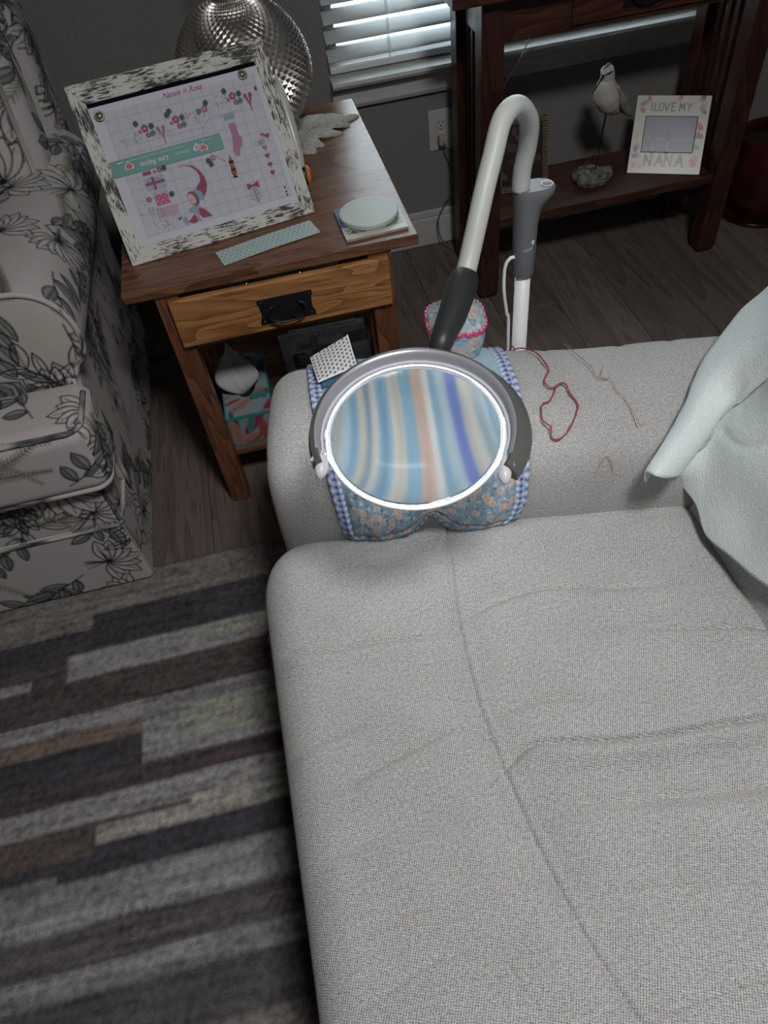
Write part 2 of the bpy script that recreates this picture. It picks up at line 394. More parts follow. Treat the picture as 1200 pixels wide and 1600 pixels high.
for xx in (-hw + .17, 0, hw - .17):
    mk('lift_cord', tube([(xx, -.028, .02), (xx + .001, -.028, 1.3)], .0011, 6), M['white_pl'], bl)
    mk('lift_cord', tube([(xx + .004, -.0285, .024), (xx + .003, -.028, 1.3)], .0009, 6), M['white_pl'], bl)
c_ = mk('pull_cord', tube(catmull([(.813, 2.155, .60), (.806, 2.165, .575), (.79, 2.17, .54), (.762, 2.19, .485), (.745, 2.2, .44)]), .0022, 6), M['white_pl'])
tag(c_, 'thin white blind cord hanging over the window sill behind the dark table', 'cord')

# wall outlet
ot = thing('wall_outlet', 'white duplex wall outlet between the end table and the dark table', 'outlet', (.569, WY, .362))
mk('cover_plate', prism([(x_, z_) for x_, z_ in rrect(-.037, .037, -.0585, .0585, .004)], 0, .005), M['trim'], ot, (0, 0, 0), (PI / 2, 0, 0), bevel=.002)
for k, zz in enumerate((.021, -.021)):
    rc = mk('receptacle', xf(lathe([(.0165, 0), (.0165, .0022), (.0155, .003)], 24), Matrix.Rotation(PI / 2, 4, 'X')), M['trim'], ot, (0, -.005, zz))
    if k == 0:
        for sx in (-.006, .006): mk('slot', box(sx - .0011, sx + .0011, -.0036, -.0028, -.001, .007), M['black'], rc)
        mk('slot', xf(lathe([(.0026, 0), (.0026, .0036)], 12), Matrix.Translation((0, 0, -.007)) @ Matrix.Rotation(PI / 2, 4, 'X')), M['black'], rc)
mk('screw', xf(lathe([(.003, 0), (.0025, .001)], 12), Matrix.Rotation(PI / 2, 4, 'X')), M['satin'], ot, (0, -.005, 0))
pc = thing('power_cord', 'grey power cord plugged into the wall outlet and drooping to the floor', 'cord', (.569, WY - .012, .341))
M['cordgrey'] = mat('cord_grey', (.10, .10, .11), .5); M['ivory'] = mat('ivory_plastic', (.40, .37, .32), .5)
mk('plug', box(-.013, .013, -.024, .0, -.014, .013), M['ivory'], pc, bevel=.004)
mk('cable', tube(catmull([(0, -.024, -.004), (.006, -.034, -.02), (.016, -.032, -.05), (.024, -.030, -.10), (.022, -.030, -.15), (-.01, -.03, -.2), (-.03, -.03, -.25), (-.022, -.04, -.31), (.01, -.07, -.336), (.06, -.11, -.338)]), .0022, 8), M['cordgrey'], pc)
o = mk('charging_cable', tube(catmull([(.602, 2.21, .235), (.607, 2.2, .20), (.618, 2.19, .12), (.632, 2.17, .04), (.64, 2.14, .004), (.67, 2.08, .004)]), .002, 8), M['white_pl']); tag(o, 'thin pale cable running down beside the dark table leg to the floor', 'cord')
o = mk('black_cord', tube(catmull([(-.46, 1.93, .006), (-.42, 1.90, .006), (-.38, 1.915, .006), (-.33, 1.95, .006), (-.22, 2.0, .006), (-.1, 2.1, .006), (-.1, 2.2, .05)]), .0032, 8), M['black']); tag(o, 'black cord lying on the floor between the floral armchair and the end table', 'cord')

# ------------------------------------------------------------------ rug (flat stripe print, woven)
ru = Canvas(2.6, 2.4, .004, (.12, .11, .108)); ox, oy = -2.0, -1.29     # canvas origin in world
def rr(x0, x1, y0, y1, c, sp=0):
    ru.rect(x0 - ox, x1 - ox, y0 - oy, y1 - oy, c)
taupe, char, light, brown, cream, beige, mar = (.205, .185, .172), (.060, .057, .066), (.27, .26, .262), (.086, .070, .068), (.34, .325, .292), (.28, .28, .24), (.11, .070, .078)
XE = .6
rr(-2, XE, .98, 1.11, taupe); rr(-.575, XE, .925, 1.02, char); rr(-2, -.575, .908, .982, char)
rr(-.625, XE, .860, .926, light); rr(-.35, -.19, .89, .92, beige); rr(-2, -.625, .862, .912, brown); rr(-2, -.7, .862, .885, light)
rr(-2, XE, .780, .862, brown); rr(-.2, XE, .770, .86, beige)
rr(-2, XE, .640, .782, (.20, .19, .195)); rr(-2, -.465, .744, .782, light); rr(-2, -.465, .709, .746, (.19, .15, .125)); rr(-2, -.465, .628, .709, char); rr(-.465, -.395, .648, .74, light); rr(-.392, XE, .672, .748, beige); rr(-.392, XE, .64, .668, light)
rr(-2, XE, .604, .646, brown); rr(-.46, XE, .590, .640, (.082, .062, .064)); rr(-2, -.47, .615, .632, char)
rr(-2, XE, .556, .604, light); rr(-.36, XE, .575, .605, light)
rr(-2, -.552, .478, .556, (.105, .085, .078)); rr(-.552, XE, .556, .572, light); rr(-.558, -.373, .548, .557, mar); rr(-.552, XE, .514, .548, cream); rr(-.375, -.266, .515, .568, cream); rr(-.266, XE, .510, .555, beige)
rr(-.551, XE, .455, .516, char); rr(-2, -.551, .462, .50, char)
rr(-2, XE, .382, .462, (.225, .215, .215)); rr(-2, XE, .39, .41, (.28, .275, .27)); rr(-.5, -.2, .43, .455, (.27, .26, .26)); rr(-2, -.62, .455, .478, (.2, .19, .19))
rr(-2, XE, .32, .384, (.092, .084, .085)); rr(-2, XE, .345, .362, (.12, .108, .105))
rr(-2, XE, .282, .324, (.19, .18, .182)); rr(-2, -.35, .30, .324, (.25, .24, .24)); rr(-2, XE, .20, .284, (.085, .08, .086))
yy = .20; rnd = random.Random(3)
while yy > -1.25:
    hgt = rnd.uniform(.03, .09); c = rnd.choice([char, light, brown, taupe, beige, char]); xs = rnd.uniform(-1.6, .2)
    rr(-2, xs, yy - hgt, yy, c); rr(xs, XE, yy - hgt, yy, rnd.choice([char, light, brown, taupe])); yy -= hgt
# yarn streaks along the stripes and worn speckle
ns = np.random.rand(ru.ny, ru.nx); st = np.random.rand(ru.ny, ru.nx // 12 + 1).repeat(12, 1)[:, :ru.nx]
for k in range(3): st = (st + np.roll(st, 3 + k, 1) + np.roll(st, -3 - k, 1)) / 3
st2 = (st + np.roll(st, 1, 0)) / 2; st2 = (st2 - st2.mean()) / st2.std()
ns2 = (ns + np.roll(ns, 1, 0) + np.roll(ns, 1, 1) + np.roll(ns, (1, 1), (0, 1))) / 4; ns2 = (ns2 - .5) / ns2.std()
ru.A *= .86 * np.clip(1 + .13 * st2 + .17 * ns2, .35, 1.8)[..., None]
# ragged stripe borders: shift every column a little
sh = np.cumsum(np.random.randn(ru.nx)) * .22; sh = np.round(sh - np.linspace(sh[0], sh[-1], ru.nx)).astype(int)
for k in range(ru.nx): ru.A[:, k] = np.roll(ru.A[:, k], int(np.clip(sh[k], -1, 1)), 0)
rnx, rny = 640, 590
X, Y = np.meshgrid(np.linspace(0, 2.6, rnx), np.linspace(0, 2.4, rny), indexing='ij')
pile = .0012 * np.random.rand(rnx, rny)
rg = thing('area_rug', 'grey and brown striped area rug lying under the armchair and the sofa', 'rug', (ox + 1.3, oy + 1.2, 0))
mk('pile', grid(X - 1.3, Y - 1.2, .009 + pile), M['rug'], rg, smooth=True, col=ru.at(X.ravel(), Y.ravel()))
mk('rug_backing', join(box(-1.302, 1.302, -1.202, 1.202, .0, .0085)), speck('rug_edge', (.05, .042, .045), .95, 300, .3, .001), rg)

# ------------------------------------------------------------------ grey sofa
sofa = thing('sofa', 'pale grey tweed sofa with a wide seat filling the right foreground', 'sofa', (.2, .3, 0))
SO = np.array([.2, .3, 0])
th = math.radians(-11); E1 = np.array([math.cos(th), math.sin(th)]); E2 = np.array([-math.sin(th), math.cos(th)]); A0 = np.array([-.05, .735])
APROF = catmull([(.0, .12), (-.004, .30), (-.006, .42), (-.002, .50), (.010, .553), (.036, .584), (.080, .598), (.14, .603), (.20, .598), (.243, .580), (.272, .545), (.287, .49), (.291, .42), (.290, .28), (.286, .12)], 8)
APROF = np.array([(p[0], p[1]) for p in APROF])
AL = np.concatenate([[0], np.cumsum(np.hypot(*np.diff(APROF, axis=0).T))])
def arm_s(t):       # arclength where the profile's top side passes horizontal position t
    k = np.argmax(APROF[:, 1] > .5); j = k + np.argmax(APROF[k:, 0] >= t); return AL[j]
def arm_pt(u, s, off=0):
    """point on the arm surface: u along the arm, s along its section, off outward"""
    u, s = np.broadcast_arrays(np.asarray(u, float), np.asarray(s, float)); off = np.broadcast_to(off, u.shape)
    t = np.interp(s, AL, APROF[:, 0]); z = np.interp(s, AL, APROF[:, 1])
    t2, z2 = np.interp(s + .004, AL, APROF[:, 0]), np.interp(s + .004, AL, APROF[:, 1]); t1, z1 = np.interp(s - .004, AL, APROF[:, 0]), np.interp(s - .004, AL, APROF[:, 1])
    nt, nz = -(z2 - z1), (t2 - t1); L = np.hypot(nt, nz) + 1e-9; nt, nz = nt / L, nz / L
    t = t + nt * off; z = z + nz * off
    return A0[0] + u * E1[0] + t * E2[0], A0[1] + u * E1[1] + t * E2[1], z
def fade(d, w_): return np.exp(-(d / w_) ** 2)
nsd = 150; ss = np.linspace(0, AL[-1], nsd)
us = np.concatenate([-.045 + .04 * (1 - np.cos(np.linspace(0, PI / 2, 12))), np.linspace(.0, .86, 230)[1:]])
Ug, Sg = np.meshgrid(us, ss, indexing='ij')
inset = .034 * (1 - np.sqrt(np.clip(1 - ((.0 - np.minimum(Ug, 0) - 0) / .046) ** 2, 0, 1)))
sm = arm_s(.05)
off = -inset - .0035 * fade(Sg - sm - .004 * np.sin(Ug * 9), .004) - .004 * fade(Sg - sm, .02) \
    + .0022 * np.sin(Ug * 11 + Sg * 7) + .0016 * np.sin(Ug * 23 - Sg * 17) + .004 * np.cos(Ug * 5)
for (u0, a_) in ((.31, .0018), (.40, .0015), (.52, .0022), (.60, .0018)): off = off - a_ * fade(Ug - u0 - .25 * (Sg - .7), .007) * (Sg > .62)
X, Y, Z = arm_pt(Ug, Sg, off)
Ga = grid(X - SO[0], Y - SO[1], Z, Ug, Sg)
# rounded end face
rings = []; cx, cz = .143, .36
V = [tuple(v) for v in Ga[0]]; F = [tuple(f) for f in Ga[1]]; U = [tuple(v) for v in Ga[2]]; prev = list(range(nsd))
tt = np.interp(ss, AL, APROF[:, 0]); zz = np.interp(ss, AL, APROF[:, 1])
e0 = [V[k] for k in range(nsd)]; ctr = np.mean(np.array(e0), 0)
for q in (.85, .6, .3, .02):
    base = len(V)
    for k in range(nsd):
        p = ctr + (np.array(e0[k]) - ctr) * q - np.array([E1[0], E1[1], 0]) * .006 * (1 - q * q); V.append(tuple(p)); U.append((tt[k] * q + 2, zz[k] * q))
    for k in range(nsd - 1): F.append((prev[k], prev[k + 1], base + k + 1, base + k))
    prev = list(range(base, base + nsd))
mk('arm', (V, F, U), M['tweed'], sofa, smooth=True)
# seat cushion
def rounded_poly(P, R, n=10):
    out = []
    for i in range(len(P)):
        p0, p, p1 = np.array(P[i - 1]), np.array(P[i]), np.array(P[(i + 1) % len(P)]); r = R[i]
        a = p + (p0 - p) / np.linalg.norm(p0 - p) * r; b = p + (p1 - p) / np.linalg.norm(p1 - p) * r
        for k in range(n + 1):
            t = k / n; out.append((1 - t) ** 2 * a + 2 * t * (1 - t) * p + t * t * b)
    return np.array(out)
def resample(P, n):
    P = np.vstack([P, P[:1]]); L = np.concatenate([[0], np.cumsum(np.hypot(*np.diff(P, axis=0).T))]); s = np.linspace(0, L[-1], n, endpoint=False)
    return np.stack([np.interp(s, L, P[:, 0]), np.interp(s, L, P[:, 1])], -1)
OUT = resample(rounded_poly([(-.145, -.75), (.545, -.75), (.545, .655), (-.138, .765)], [.08, .05, .05, .125], 14), 420)
def seglen(p): return np.hypot(*np.diff(np.array(p), axis=0).T)
def dline(X, Y, P):
    """distance (signed: negative on the camera side), and end fade, to a crease line"""
    P = np.array(catmull([(a, b, 0) for a, b in P], 5))[:, :2]; best = np.full(X.shape, 9.); sg = np.zeros(X.shape); par = np.zeros(X.shape)
    L = np.concatenate([[0], np.cumsum(seglen(P))]); L /= L[-1]
    for k in range(len(P) - 1):
        d = P[k + 1] - P[k]; l2 = d @ d + 1e-12; t = np.clip(((X - P[k, 0]) * d[0] + (Y - P[k, 1]) * d[1]) / l2, 0, 1)
        qx, qy = X - P[k, 0] - t * d[0], Y - P[k, 1] - t * d[1]; D = np.hypot(qx, qy); m_ = D < best
        best = np.where(m_, D, best); sg = np.where(m_, np.sign(d[0] * qy - d[1] * qx), sg); par = np.where(m_, L[k] + t * (L[k + 1] - L[k]), par)
    return best, sg, par
SEAM = [(.176, .76), (.174, .725), (.154, .646), (.133, .535), (.124, .435), (.123, .362), (.129, .279), (.138, .196), (.155, .109), (.174, .042), (.19, .007), (.20, -.1), (.21, -.4), (.21, -.74)]
WR = [([(.140, .520), (.215, .534), (.281, .532), (.357, .51), (.426, .493)], .0028, .008), ([(.363, .439), (.427, .421), (.484, .41), (.53, .394)], .0036, .006),
      ([(.130, .305), (.160, .322), (.184, .323), (.238, .311), (.299, .299), (.37, .293), (.458, .286), (.53, .27)], .0060, .0065), ([(.138, .375), (.204, .376), (.283, .358)], .0022, .008),
      ([(-.128, .545), (-.109, .537), (-.048, .522), (.024, .515), (.105, .501)], .0030, .006), ([(-.06, .335), (.004, .351), (.074, .366), (.112, .365)], .0022, .007),
      ([(-.136, .4), (-.086, .396), (-.026, .402)], .0018, .007), ([(.14, .235), (.20, .243), (.265, .232), (.377, .215), (.5, .21)], .0032, .016), ([(.2, .46), (.33, .45), (.45, .46)], .0016, .015),
      ([(-.12, .25), (0, .27), (.1, .26)], .0016, .02), ([(.16, .12), (.3, .13), (.45, .10)], .0022, .03), ([(-.1, .1), (0, .13), (.1, .12)], .0018, .03)]
nx_ = 330
tau = np.concatenate([np.linspace(0, .42, 60)[:-1], np.linspace(.42, 1, 490)])
sg_x, tg = np.meshgrid(np.linspace(0, 1, nx_), tau, indexing='ij')
X = -.145 + .007 * tg + (.690 - .007 * tg) * sg_x
Y = -.75 + (.765 - (X + .138) / .683 * .11 + .75) * tg
d = np.full(X.shape, 9.); QX, QY = X.copy(), Y.copy(); ins = np.zeros(X.shape, bool)
for k in range(len(OUT)):
    a, b = OUT[k], OUT[(k + 1) % len(OUT)]; e = b - a; l2 = e @ e + 1e-12
    t = np.clip(((X - a[0]) * e[0] + (Y - a[1]) * e[1]) / l2, 0, 1); px2, py2 = a[0] + t * e[0], a[1] + t * e[1]
    dk = np.hypot(X - px2, Y - py2); m_ = dk < d; d = np.where(m_, dk, d); QX = np.where(m_, px2, QX); QY = np.where(m_, py2, QY)
    if a[1] != b[1]: ins ^= ((a[1] > Y) != (b[1] > Y)) & (X < (b[0] - a[0]) * (Y - a[1]) / (b[1] - a[1]) + a[0])
outm = ~ins; X = np.where(outm, QX, X); Y = np.where(outm, QY, Y); d = np.where(outm, 0, d)
R_ = np.where(X < .1, .060, .045); dd = np.clip(d, 0, R_)
Z = .4565 - R_ + np.sqrt(np.clip(R_ ** 2 - (R_ - dd) ** 2, 0, None)) + .006 * np.clip(d / .2, 0, 1)
D, sg, pr = dline(X, Y, SEAM)
inn = np.clip(d / .03, 0, 1)
Z += (-.0042 * fade(D, .0026) - .0055 * fade(D, .028) + .0012 * fade(D - .008, .004)) * inn
for P, a_, w_ in WR:
    Dq, sq, pq = dline(X, Y, P); e = np.sin(PI * np.clip(pq, 0.02, .98)) ** .5 * (Dq < .09)
    Z += 2.2 * e * (-a_ * fade(Dq, max(w_ * .6, .0048)) * 1.0 + a_ * 1.25 * fade(Dq - w_ * 2.3, w_ * 2.6) * (sg * 0 + (sq < 0))) * inn
def lown(X, Y, seed, sc, n=14):
    r = random.Random(seed); o = np.zeros(X.shape)
    for _ in range(n):
        a = r.uniform(0, 2 * PI); f = sc * r.uniform(.5, 1.6); o += np.sin(f * (X * math.cos(a) + Y * math.sin(a)) + r.uniform(0, 6.28))
    return o / math.sqrt(n)
Z += .0016 * lown(X, Y, 5, 26) + .0004 * lown(X * .5, Y * 2, 9, 90)
a_n, b_n = X.shape; top = np.stack([X - SO[0], Y - SO[1], Z], -1).reshape(-1, 3); idx = np.arange(a_n * b_n).reshape(a_n, b_n)
Ft_ = np.stack([idx[:-1, :-1], idx[1:, :-1], idx[1:, 1:], idx[:-1, 1:]], -1).reshape(-1, 4)
per = np.concatenate([idx[:-1, 0], idx[-1, :-1], idx[:0:-1, -1], idx[0, :0:-1]]); no = len(per)
PP = np.stack([X.ravel()[per], Y.ravel()[per]], -1); med = np.stack([np.full(no, .2), np.clip(PP[:, 1], -.5, .5)], -1); nrm = PP - med; nrm /= np.linalg.norm(nrm, axis=1, keepdims=True)
Vs, Us, Fs, prev = [top], [np.stack([X, Y], -1).reshape(-1, 2)], [Ft_], per; base = len(top)
for zz_, o_ in ((.38, .003), (.36, .004), (.33, .003), (.28, .0), (.22, .0), (.16, .002), (.13, .004), (.10, -.01)):
    P = PP + nrm * o_; Vs.append(np.stack([P[:, 0] - SO[0], P[:, 1] - SO[1], np.full(no, zz_)], -1)); Us.append(PP + nrm * (.396 - zz_))
    cur = np.arange(base, base + no); Fs.append(np.stack([prev, np.roll(prev, -1), np.roll(cur, -1), cur], -1)); prev = cur; base += no
V = np.concatenate(Vs); U = np.concatenate(Us); F = np.concatenate(Fs)
mk('seat_cushion', (V, F, U), M['tweed'], sofa, smooth=True)
# backrest, leaning away on the right
def lean(G, o_, ang, rz=0): return xf(G, Matrix.Translation(o_) @ Matrix.Rotation(rz, 4, 'Z') @ Matrix.Rotation(ang, 4, 'Y'))
bk = rbox(.24, 1.42, .64, .038, m=1, puff=.010)
mk('back_cushion', lean(bk, (.645 + .0655 - SO[0], -.050 - SO[1], .645), math.radians(16.7)), M['tweed'], sofa, smooth=True)
mk('back_frame', shift(rbox(.22, 1.75, .62, .05, m=2), (.86 - SO[0] + .05, .02 - SO[1], .44)), M['tweed'], sofa, smooth=True)
mk('base', join(shift(rbox(.62, 1.40, .11, .02, m=3), (.21 - SO[0], -.02 - SO[1], .105))), M['tweed'], sofa, smooth=True)
for (fx, fy) in ((-.05, -.6), (.9, -.6), (-.02, .62), (.86, .62)):
    mk('foot', box(-.03, .03, -.03, .03, .0106, .06), M['darkz'], sofa, (fx - SO[0], fy - SO[1], 0), bevel=.004)

# ------------------------------------------------------------------ sewing pad lying over the arm
def gingham(c, x0, x1, y0, y1, p=.0052):
    nx = max(1, int((x1 - x0) / p)); ny = max(1, int((y1 - y0) / p))
    c.rect(x0, x1, y0, y1, (.62, .66, .74))
    for i in range(nx + 1):
        for j in range(ny + 1):
            a, b = i % 2, j % 2
            if a or b: c.rect(x0 + i * p, min(x1, x0 + (i + 1) * p), y0 + j * p, min(y1, y0 + (j + 1) * p), (.045, .075, .24) if a and b else (.27, .34, .55))
def liberty(c, x0, x1, y0, y1, seed, n_=1.0, base=(.22, .31, .38)):
    r = random.Random(seed); c.rect(x0, x1, y0, y1, base); A = (x1 - x0) * (y1 - y0)
    for k in range(int(A / .000030 * n_)):
        x, y = r.uniform(x0, x1), r.uniform(y0, y1); t = r.random(); a = r.uniform(0, PI)
        s_ = r.uniform(.7, 1.3)
        if t < .30: c.line([(x, y), (x + .004 * math.cos(a), y + .004 * math.sin(a)), (x + .006 * math.cos(a + .8), y + .006 * math.sin(a + .8))], .0011, (.60, .62, .60))
        elif t < .55: c.ell(x, y, .0028 * s_, .0014 * s_, (.09, .15, .23), a)
        elif t < .8: c.ell(x, y, .0024 * s_, .0014 * s_, (.30, .42, .50), a)
        elif t < .9: c.ell(x, y, .0016, .0012, (.36, .16, .13), a)
    for k in range(int(A / .00032 * n_)):
        x, y = r.uniform(x0, x1), r.uniform(y0, y1)
        for q in range(6): a = q * PI / 3; c.ell(x + .0032 * math.cos(a), y + .0032 * math.sin(a), .0026, .002, (.56, .42, .35), a)
        c.ell(x, y, .0020, .0020, (.33, .15, .12)); c.ell(x, y, .0008, .0008, (.62, .6, .5))
s_in, s_out = AL[np.argmax(APROF[:, 1] > .447)], arm_s(.283) if False else AL[np.argmin(np.abs(APROF[:, 0] - .286) + 9 * (APROF[:, 1] < .5))]
PL = s_out - s_in; PWd = .31
cp = Canvas(PWd, PL, .0011, (.30, .42, .50))
for k in range(90): cp.rect(0, PWd, k * .0045, k * .0045 + .0014, (.42, .54, .60))
cp.rect(0, PWd, 0, .16, (.52, .58, .60))
# upright fabric strips of the pocket organiser under the lens
cols = [(.62, .58, .52), (.26, .42, .56), (.62, .60, .52), (.28, .46, .57), (.62, .46, .38), (.76, .76, .72), (.27, .43, .57), (.50, .60, .64), (.20, .26, .58), (.62, .60, .54), (.44, .54, .58), (.27, .44, .57), (.60, .54, .44), (.26, .38, .48)]
r = random.Random(4); xx = .018; k = 0
while xx < PWd - .018:
    wd = r.uniform(.004, .011); cp.rect(xx, min(xx + wd, PWd - .018), .112, .235, cols[k % len(cols)]); xx += wd; k += 1
liberty(cp, .015, PWd - .015, 0, .114, 11); liberty(cp, .07, .17, .27, PL - .014, 12)
gingham(cp, 0, .0165, 0, PL); gingham(cp, PWd - .0165, PWd, 0, PL); gingham(cp, 0, PWd, PL - .013, PL); gingham(cp, .015, PWd - .015, .243, .256); gingham(cp, .045, PWd - .045, 0, .003)
nu, nv = 285, 360
q, v = np.meshgrid(np.linspace(0, 1, nu), np.linspace(0, 1, nv), indexing='ij')
def pad_uv(q, v):
    vt = v; ul = np.interp(vt, [0, .12, .3, .55, 1], [.062, .058, .050, .030, .004]); ur = np.interp(vt, [0, .12, .3, .55, 1], [.318, .334, .338, .336, .314])
    cr = .020 * (np.clip((.06 - vt) / .06, 0, 1) ** 2 + np.clip((vt - .95) / .05, 0, 1) ** 2)
    u = ul + cr + (ur - ul - 2 * cr) * q; s = s_in + v * PL
    gap = .040 * fade((q - .52), .10) * np.clip(1 - v / .16, 0, 1) - .012 * fade(q - .1, .25) * np.clip(1 - v / .1, 0, 1); return u, s + gap
u, s = pad_uv(q, v)
edge = np.minimum(np.minimum(q, 1 - q) * PWd, np.minimum(v, 1 - v) * PL)
offp = .0075 + .0035 * np.sqrt(np.clip(edge / .012, 0, 1)) + .0012 * np.sin(q * 40) * np.sin(v * 31) + .011 * fade(v - .07, .09) * (fade(q - .22, .17) + fade(q - .78, .17)) - .003 * fade(edge - .0165, .003)
gp = v * PL
offp += .0016 * (np.sin(q * PWd / .012 * 2 * PI) * fade(v - .42, .2))
X, Y, Z = arm_pt(u, s, offp)
pad = thing('sewing_organiser', 'quilted blue floral sewing pad with gingham border lying over the sofa arm', 'sewing pad', (float(X.mean()), float(Y.mean()), float(.6)))
pl_ = np.array(pad.location); pads = grid(X - pl_[0], Y - pl_[1], Z - pl_[2])
mk('quilted_top', pads, M['print'], pad, smooth=True, col=cp.at((q * PWd).ravel(), (v * PL).ravel()))
# underside + rolled rim
rim = [(u_, v_) for u_, v_ in [(k / 60, 0) for k in range(60)] + [(1, k / 60) for k in range(60)] + [(1 - k / 60, 1) for k in range(60)] + [(0, 1 - k / 60) for k in range(60)]]
rq = np.array(rim); ru_, rs_ = pad_uv(rq[:, 0], rq[:, 1]); RX, RY, RZ = arm_pt(ru_, rs_, .0062)
Gr = tube(list(np.stack([RX, RY, RZ], -1) - pl_), .0042, 8, closed=True)
rc = np.repeat((np.array([(.62, .66, .74) if (k // 1) % 2 else (.10, .15, .36) for k in range(240)])), 8, 0)
mk('bound_edge', Gr, M['print'], pad, smooth=True, col=rc)

# fabric thread bin standing on the pad
pb = thing('pincushion_box', 'small puffed blue floral fabric box with pink crochet trim on the sewing pad', 'pincushion')
bx, by, bz = [float(a) for a in arm_pt(.256, arm_s(.226), .0115)]
pb.location = (bx, by, bz); pb.rotation_euler = (0, 0, th + .05)
cb = Canvas(.5, .5, .0011, (.3, .4, .5)); liberty(cb, 0, .5, 0, .5, 21, 1.15, (.30, .38, .43))
def puffbox(w0, w1, h, n=96, m=46):
    V, C = [], []; rowsP = []
    for j in range(m + 1):
        t = j / m
        if t < .72: f = t / .72; hw_ = (w0 + (w1 - w0) * math.sin(f * PI / 2 * 1.15) / math.sin(PI / 2 * 1.15)) / 2; z = h * .80 * f; pw_ = .30
        else: f = (t - .72) / .28; hw_ = w1 / 2 * math.cos(f * PI / 2) ** .55 * 1.0 + .0; z = h * (.80 + .20 * math.sin(f * PI / 2)); pw_ = .30 + .3 * f
        for k in range(n):
            a = 2 * PI * k / n; c, s_ = math.cos(a), math.sin(a)
            x = hw_ * math.copysign(abs(c) ** (pw_ * 2), c); y = hw_ * math.copysign(abs(s_) ** (pw_ * 2), s_)
            V.append((x, y, z)); C.append((k / n * .30, z + (.2 - hw_ if t > .72 else 0)))
    F = [(j * n + k, j * n + (k + 1) % n, (j + 1) * n + (k + 1) % n, (j + 1) * n + k) for j in range(m) for k in range(n)]
    return V, F, C
Vp, Fp, Cp = puffbox(.068, .088, .080); Cp = np.array(Cp)
# top face printed by its own x,y
Vn = np.array(Vp); tp = Vn[:, 2] > .066; Cp[tp] = Vn[tp][:, :2] + .4
mk('box_body', (Vp, Fp), M['print'], pb, smooth=True, col=cb.at(Cp[:, 0], Cp[:, 1]))
tr = []
for k in range(160):
    a = 2 * PI * k / 160; c, s_ = math.cos(a), math.sin(a); rr_ = .0442 + .0007 * math.sin(k * 1.6)
    tr.append((rr_ * math.copysign(abs(c) ** .6, c), rr_ * math.copysign(abs(s_) ** .6, s_), .062 + .0022 * math.sin(k * 2 * PI / 6)))
M['pink'] = speck('pink_crochet', (.56, .06, .20), .9, 400, .3, .001)
mk('crochet_trim', tube(tr, .0030, 7, closed=True), M['pink'], pb, smooth=True)
mk('crochet_trim', tube([(p[0] * 1.01, p[1] * 1.01, .0645 - .0022 * math.sin(k * 2 * PI / 6)) for k, p in enumerate(tr)], .0016, 6, closed=True), speck('pink_light', (.75, .30, .42), .9, 400, .2), pb, smooth=True)
for sgn in (-1, 1): mk('stitched_cross', tube([(.013 * t - .002, sgn * .013 * t + .006, .0795 - .0012 * t * t) for t in (-1, -.5, 0, .5, 1)], .0009, 6), speck('grey_stitch', (.12, .13, .14), .9, 300), pb)

# polka dot scissors keep on the pad's far left corner
cdt = Canvas(.10, .14, .0009, (.60, .60, .585))
for j in range(20):
    for i_ in range(16): cdt.ell(.004 + i_ * .0088 + (j % 2) * .0044, .004 + j * .0076, .0025, .0018, (.05, .055, .08), .5)
pk = thing('polka_dot_pouch', 'folded white cotton needle keep with black dots on the sewing pad', 'sewing pouch')
cx_, cy_, cz_ = [float(a) for a in arm_pt(.047, arm_s(.23), .012)]
pk.location = (cx_, cy_, cz_)
def fl(px, py, z):   # convert a photo ray to a world point at height z (measuring aid)
    d = RM @ Vector((px - 600, 800 - py, -1150)); t = (z - 1.35) / d.z; return Vector((0, 0, 1.35)) + d * t
def patch(corners, n1, n2, sag=0):
    a, b, c, d_ = [np.array(k) for k in corners]; s, t = np.meshgrid(np.linspace(0, 1, n1), np.linspace(0, 1, n2), indexing='ij')
    P = (a * (1 - s[..., None]) + b * s[..., None]) * (1 - t[..., None]) + (d_ * (1 - s[..., None]) + c * s[..., None]) * t[..., None]
    P[..., 2] += sag * np.sin(PI * s) * np.sin(PI * t); return P, s, t
pkc = [Vector((.019, .885, .624)), Vector((.016, .940, .630)), Vector((.080, .948, .650)), Vector((.082, .896, .630))]
P, s, t = patch([k - pk.location for k in pkc], 70, 70, .004)
mk('dotted_flap', grid(P[..., 0], P[..., 1], P[..., 2]), M['print'], pk, smooth=True, col=cdt.at((s * .068).ravel(), (t * .075).ravel()))
M['teal'] = speck('blue_lining', (.055, .15, .27), .85, 300, .2)
P2 = P.copy(); P2[..., 2] -= .0022
mk('blue_lining', grid(P2[..., 0], P2[..., 1], P2[..., 2]), M['teal'], pk, smooth=True)
pkd = [Vector((.024, .878, .617)), Vector((.020, .940, .614)), Vector((.084, .950, .614)), Vector((.094, .882, .618))]
P, s, t = patch([k - pk.location for k in pkd], 30, 30, .0)
P3 = P.copy(); P3[..., 2] -= .0025
mk('blue_backing', join(grid(P[..., 0], P[..., 1], P[..., 2]), grid(P3[..., 0], P3[..., 1], P3[..., 2])), M['teal'], pk, smooth=True)
ed = [P for P in pkc]; edl = [Vector(k) - pk.location for k in (pkc[0], pkc[3], pkc[2], pkc[1])]
mk('white_binding', tube([tuple(k) for k in edl[:3]], .0016, 6), M['white_pl'], pk)

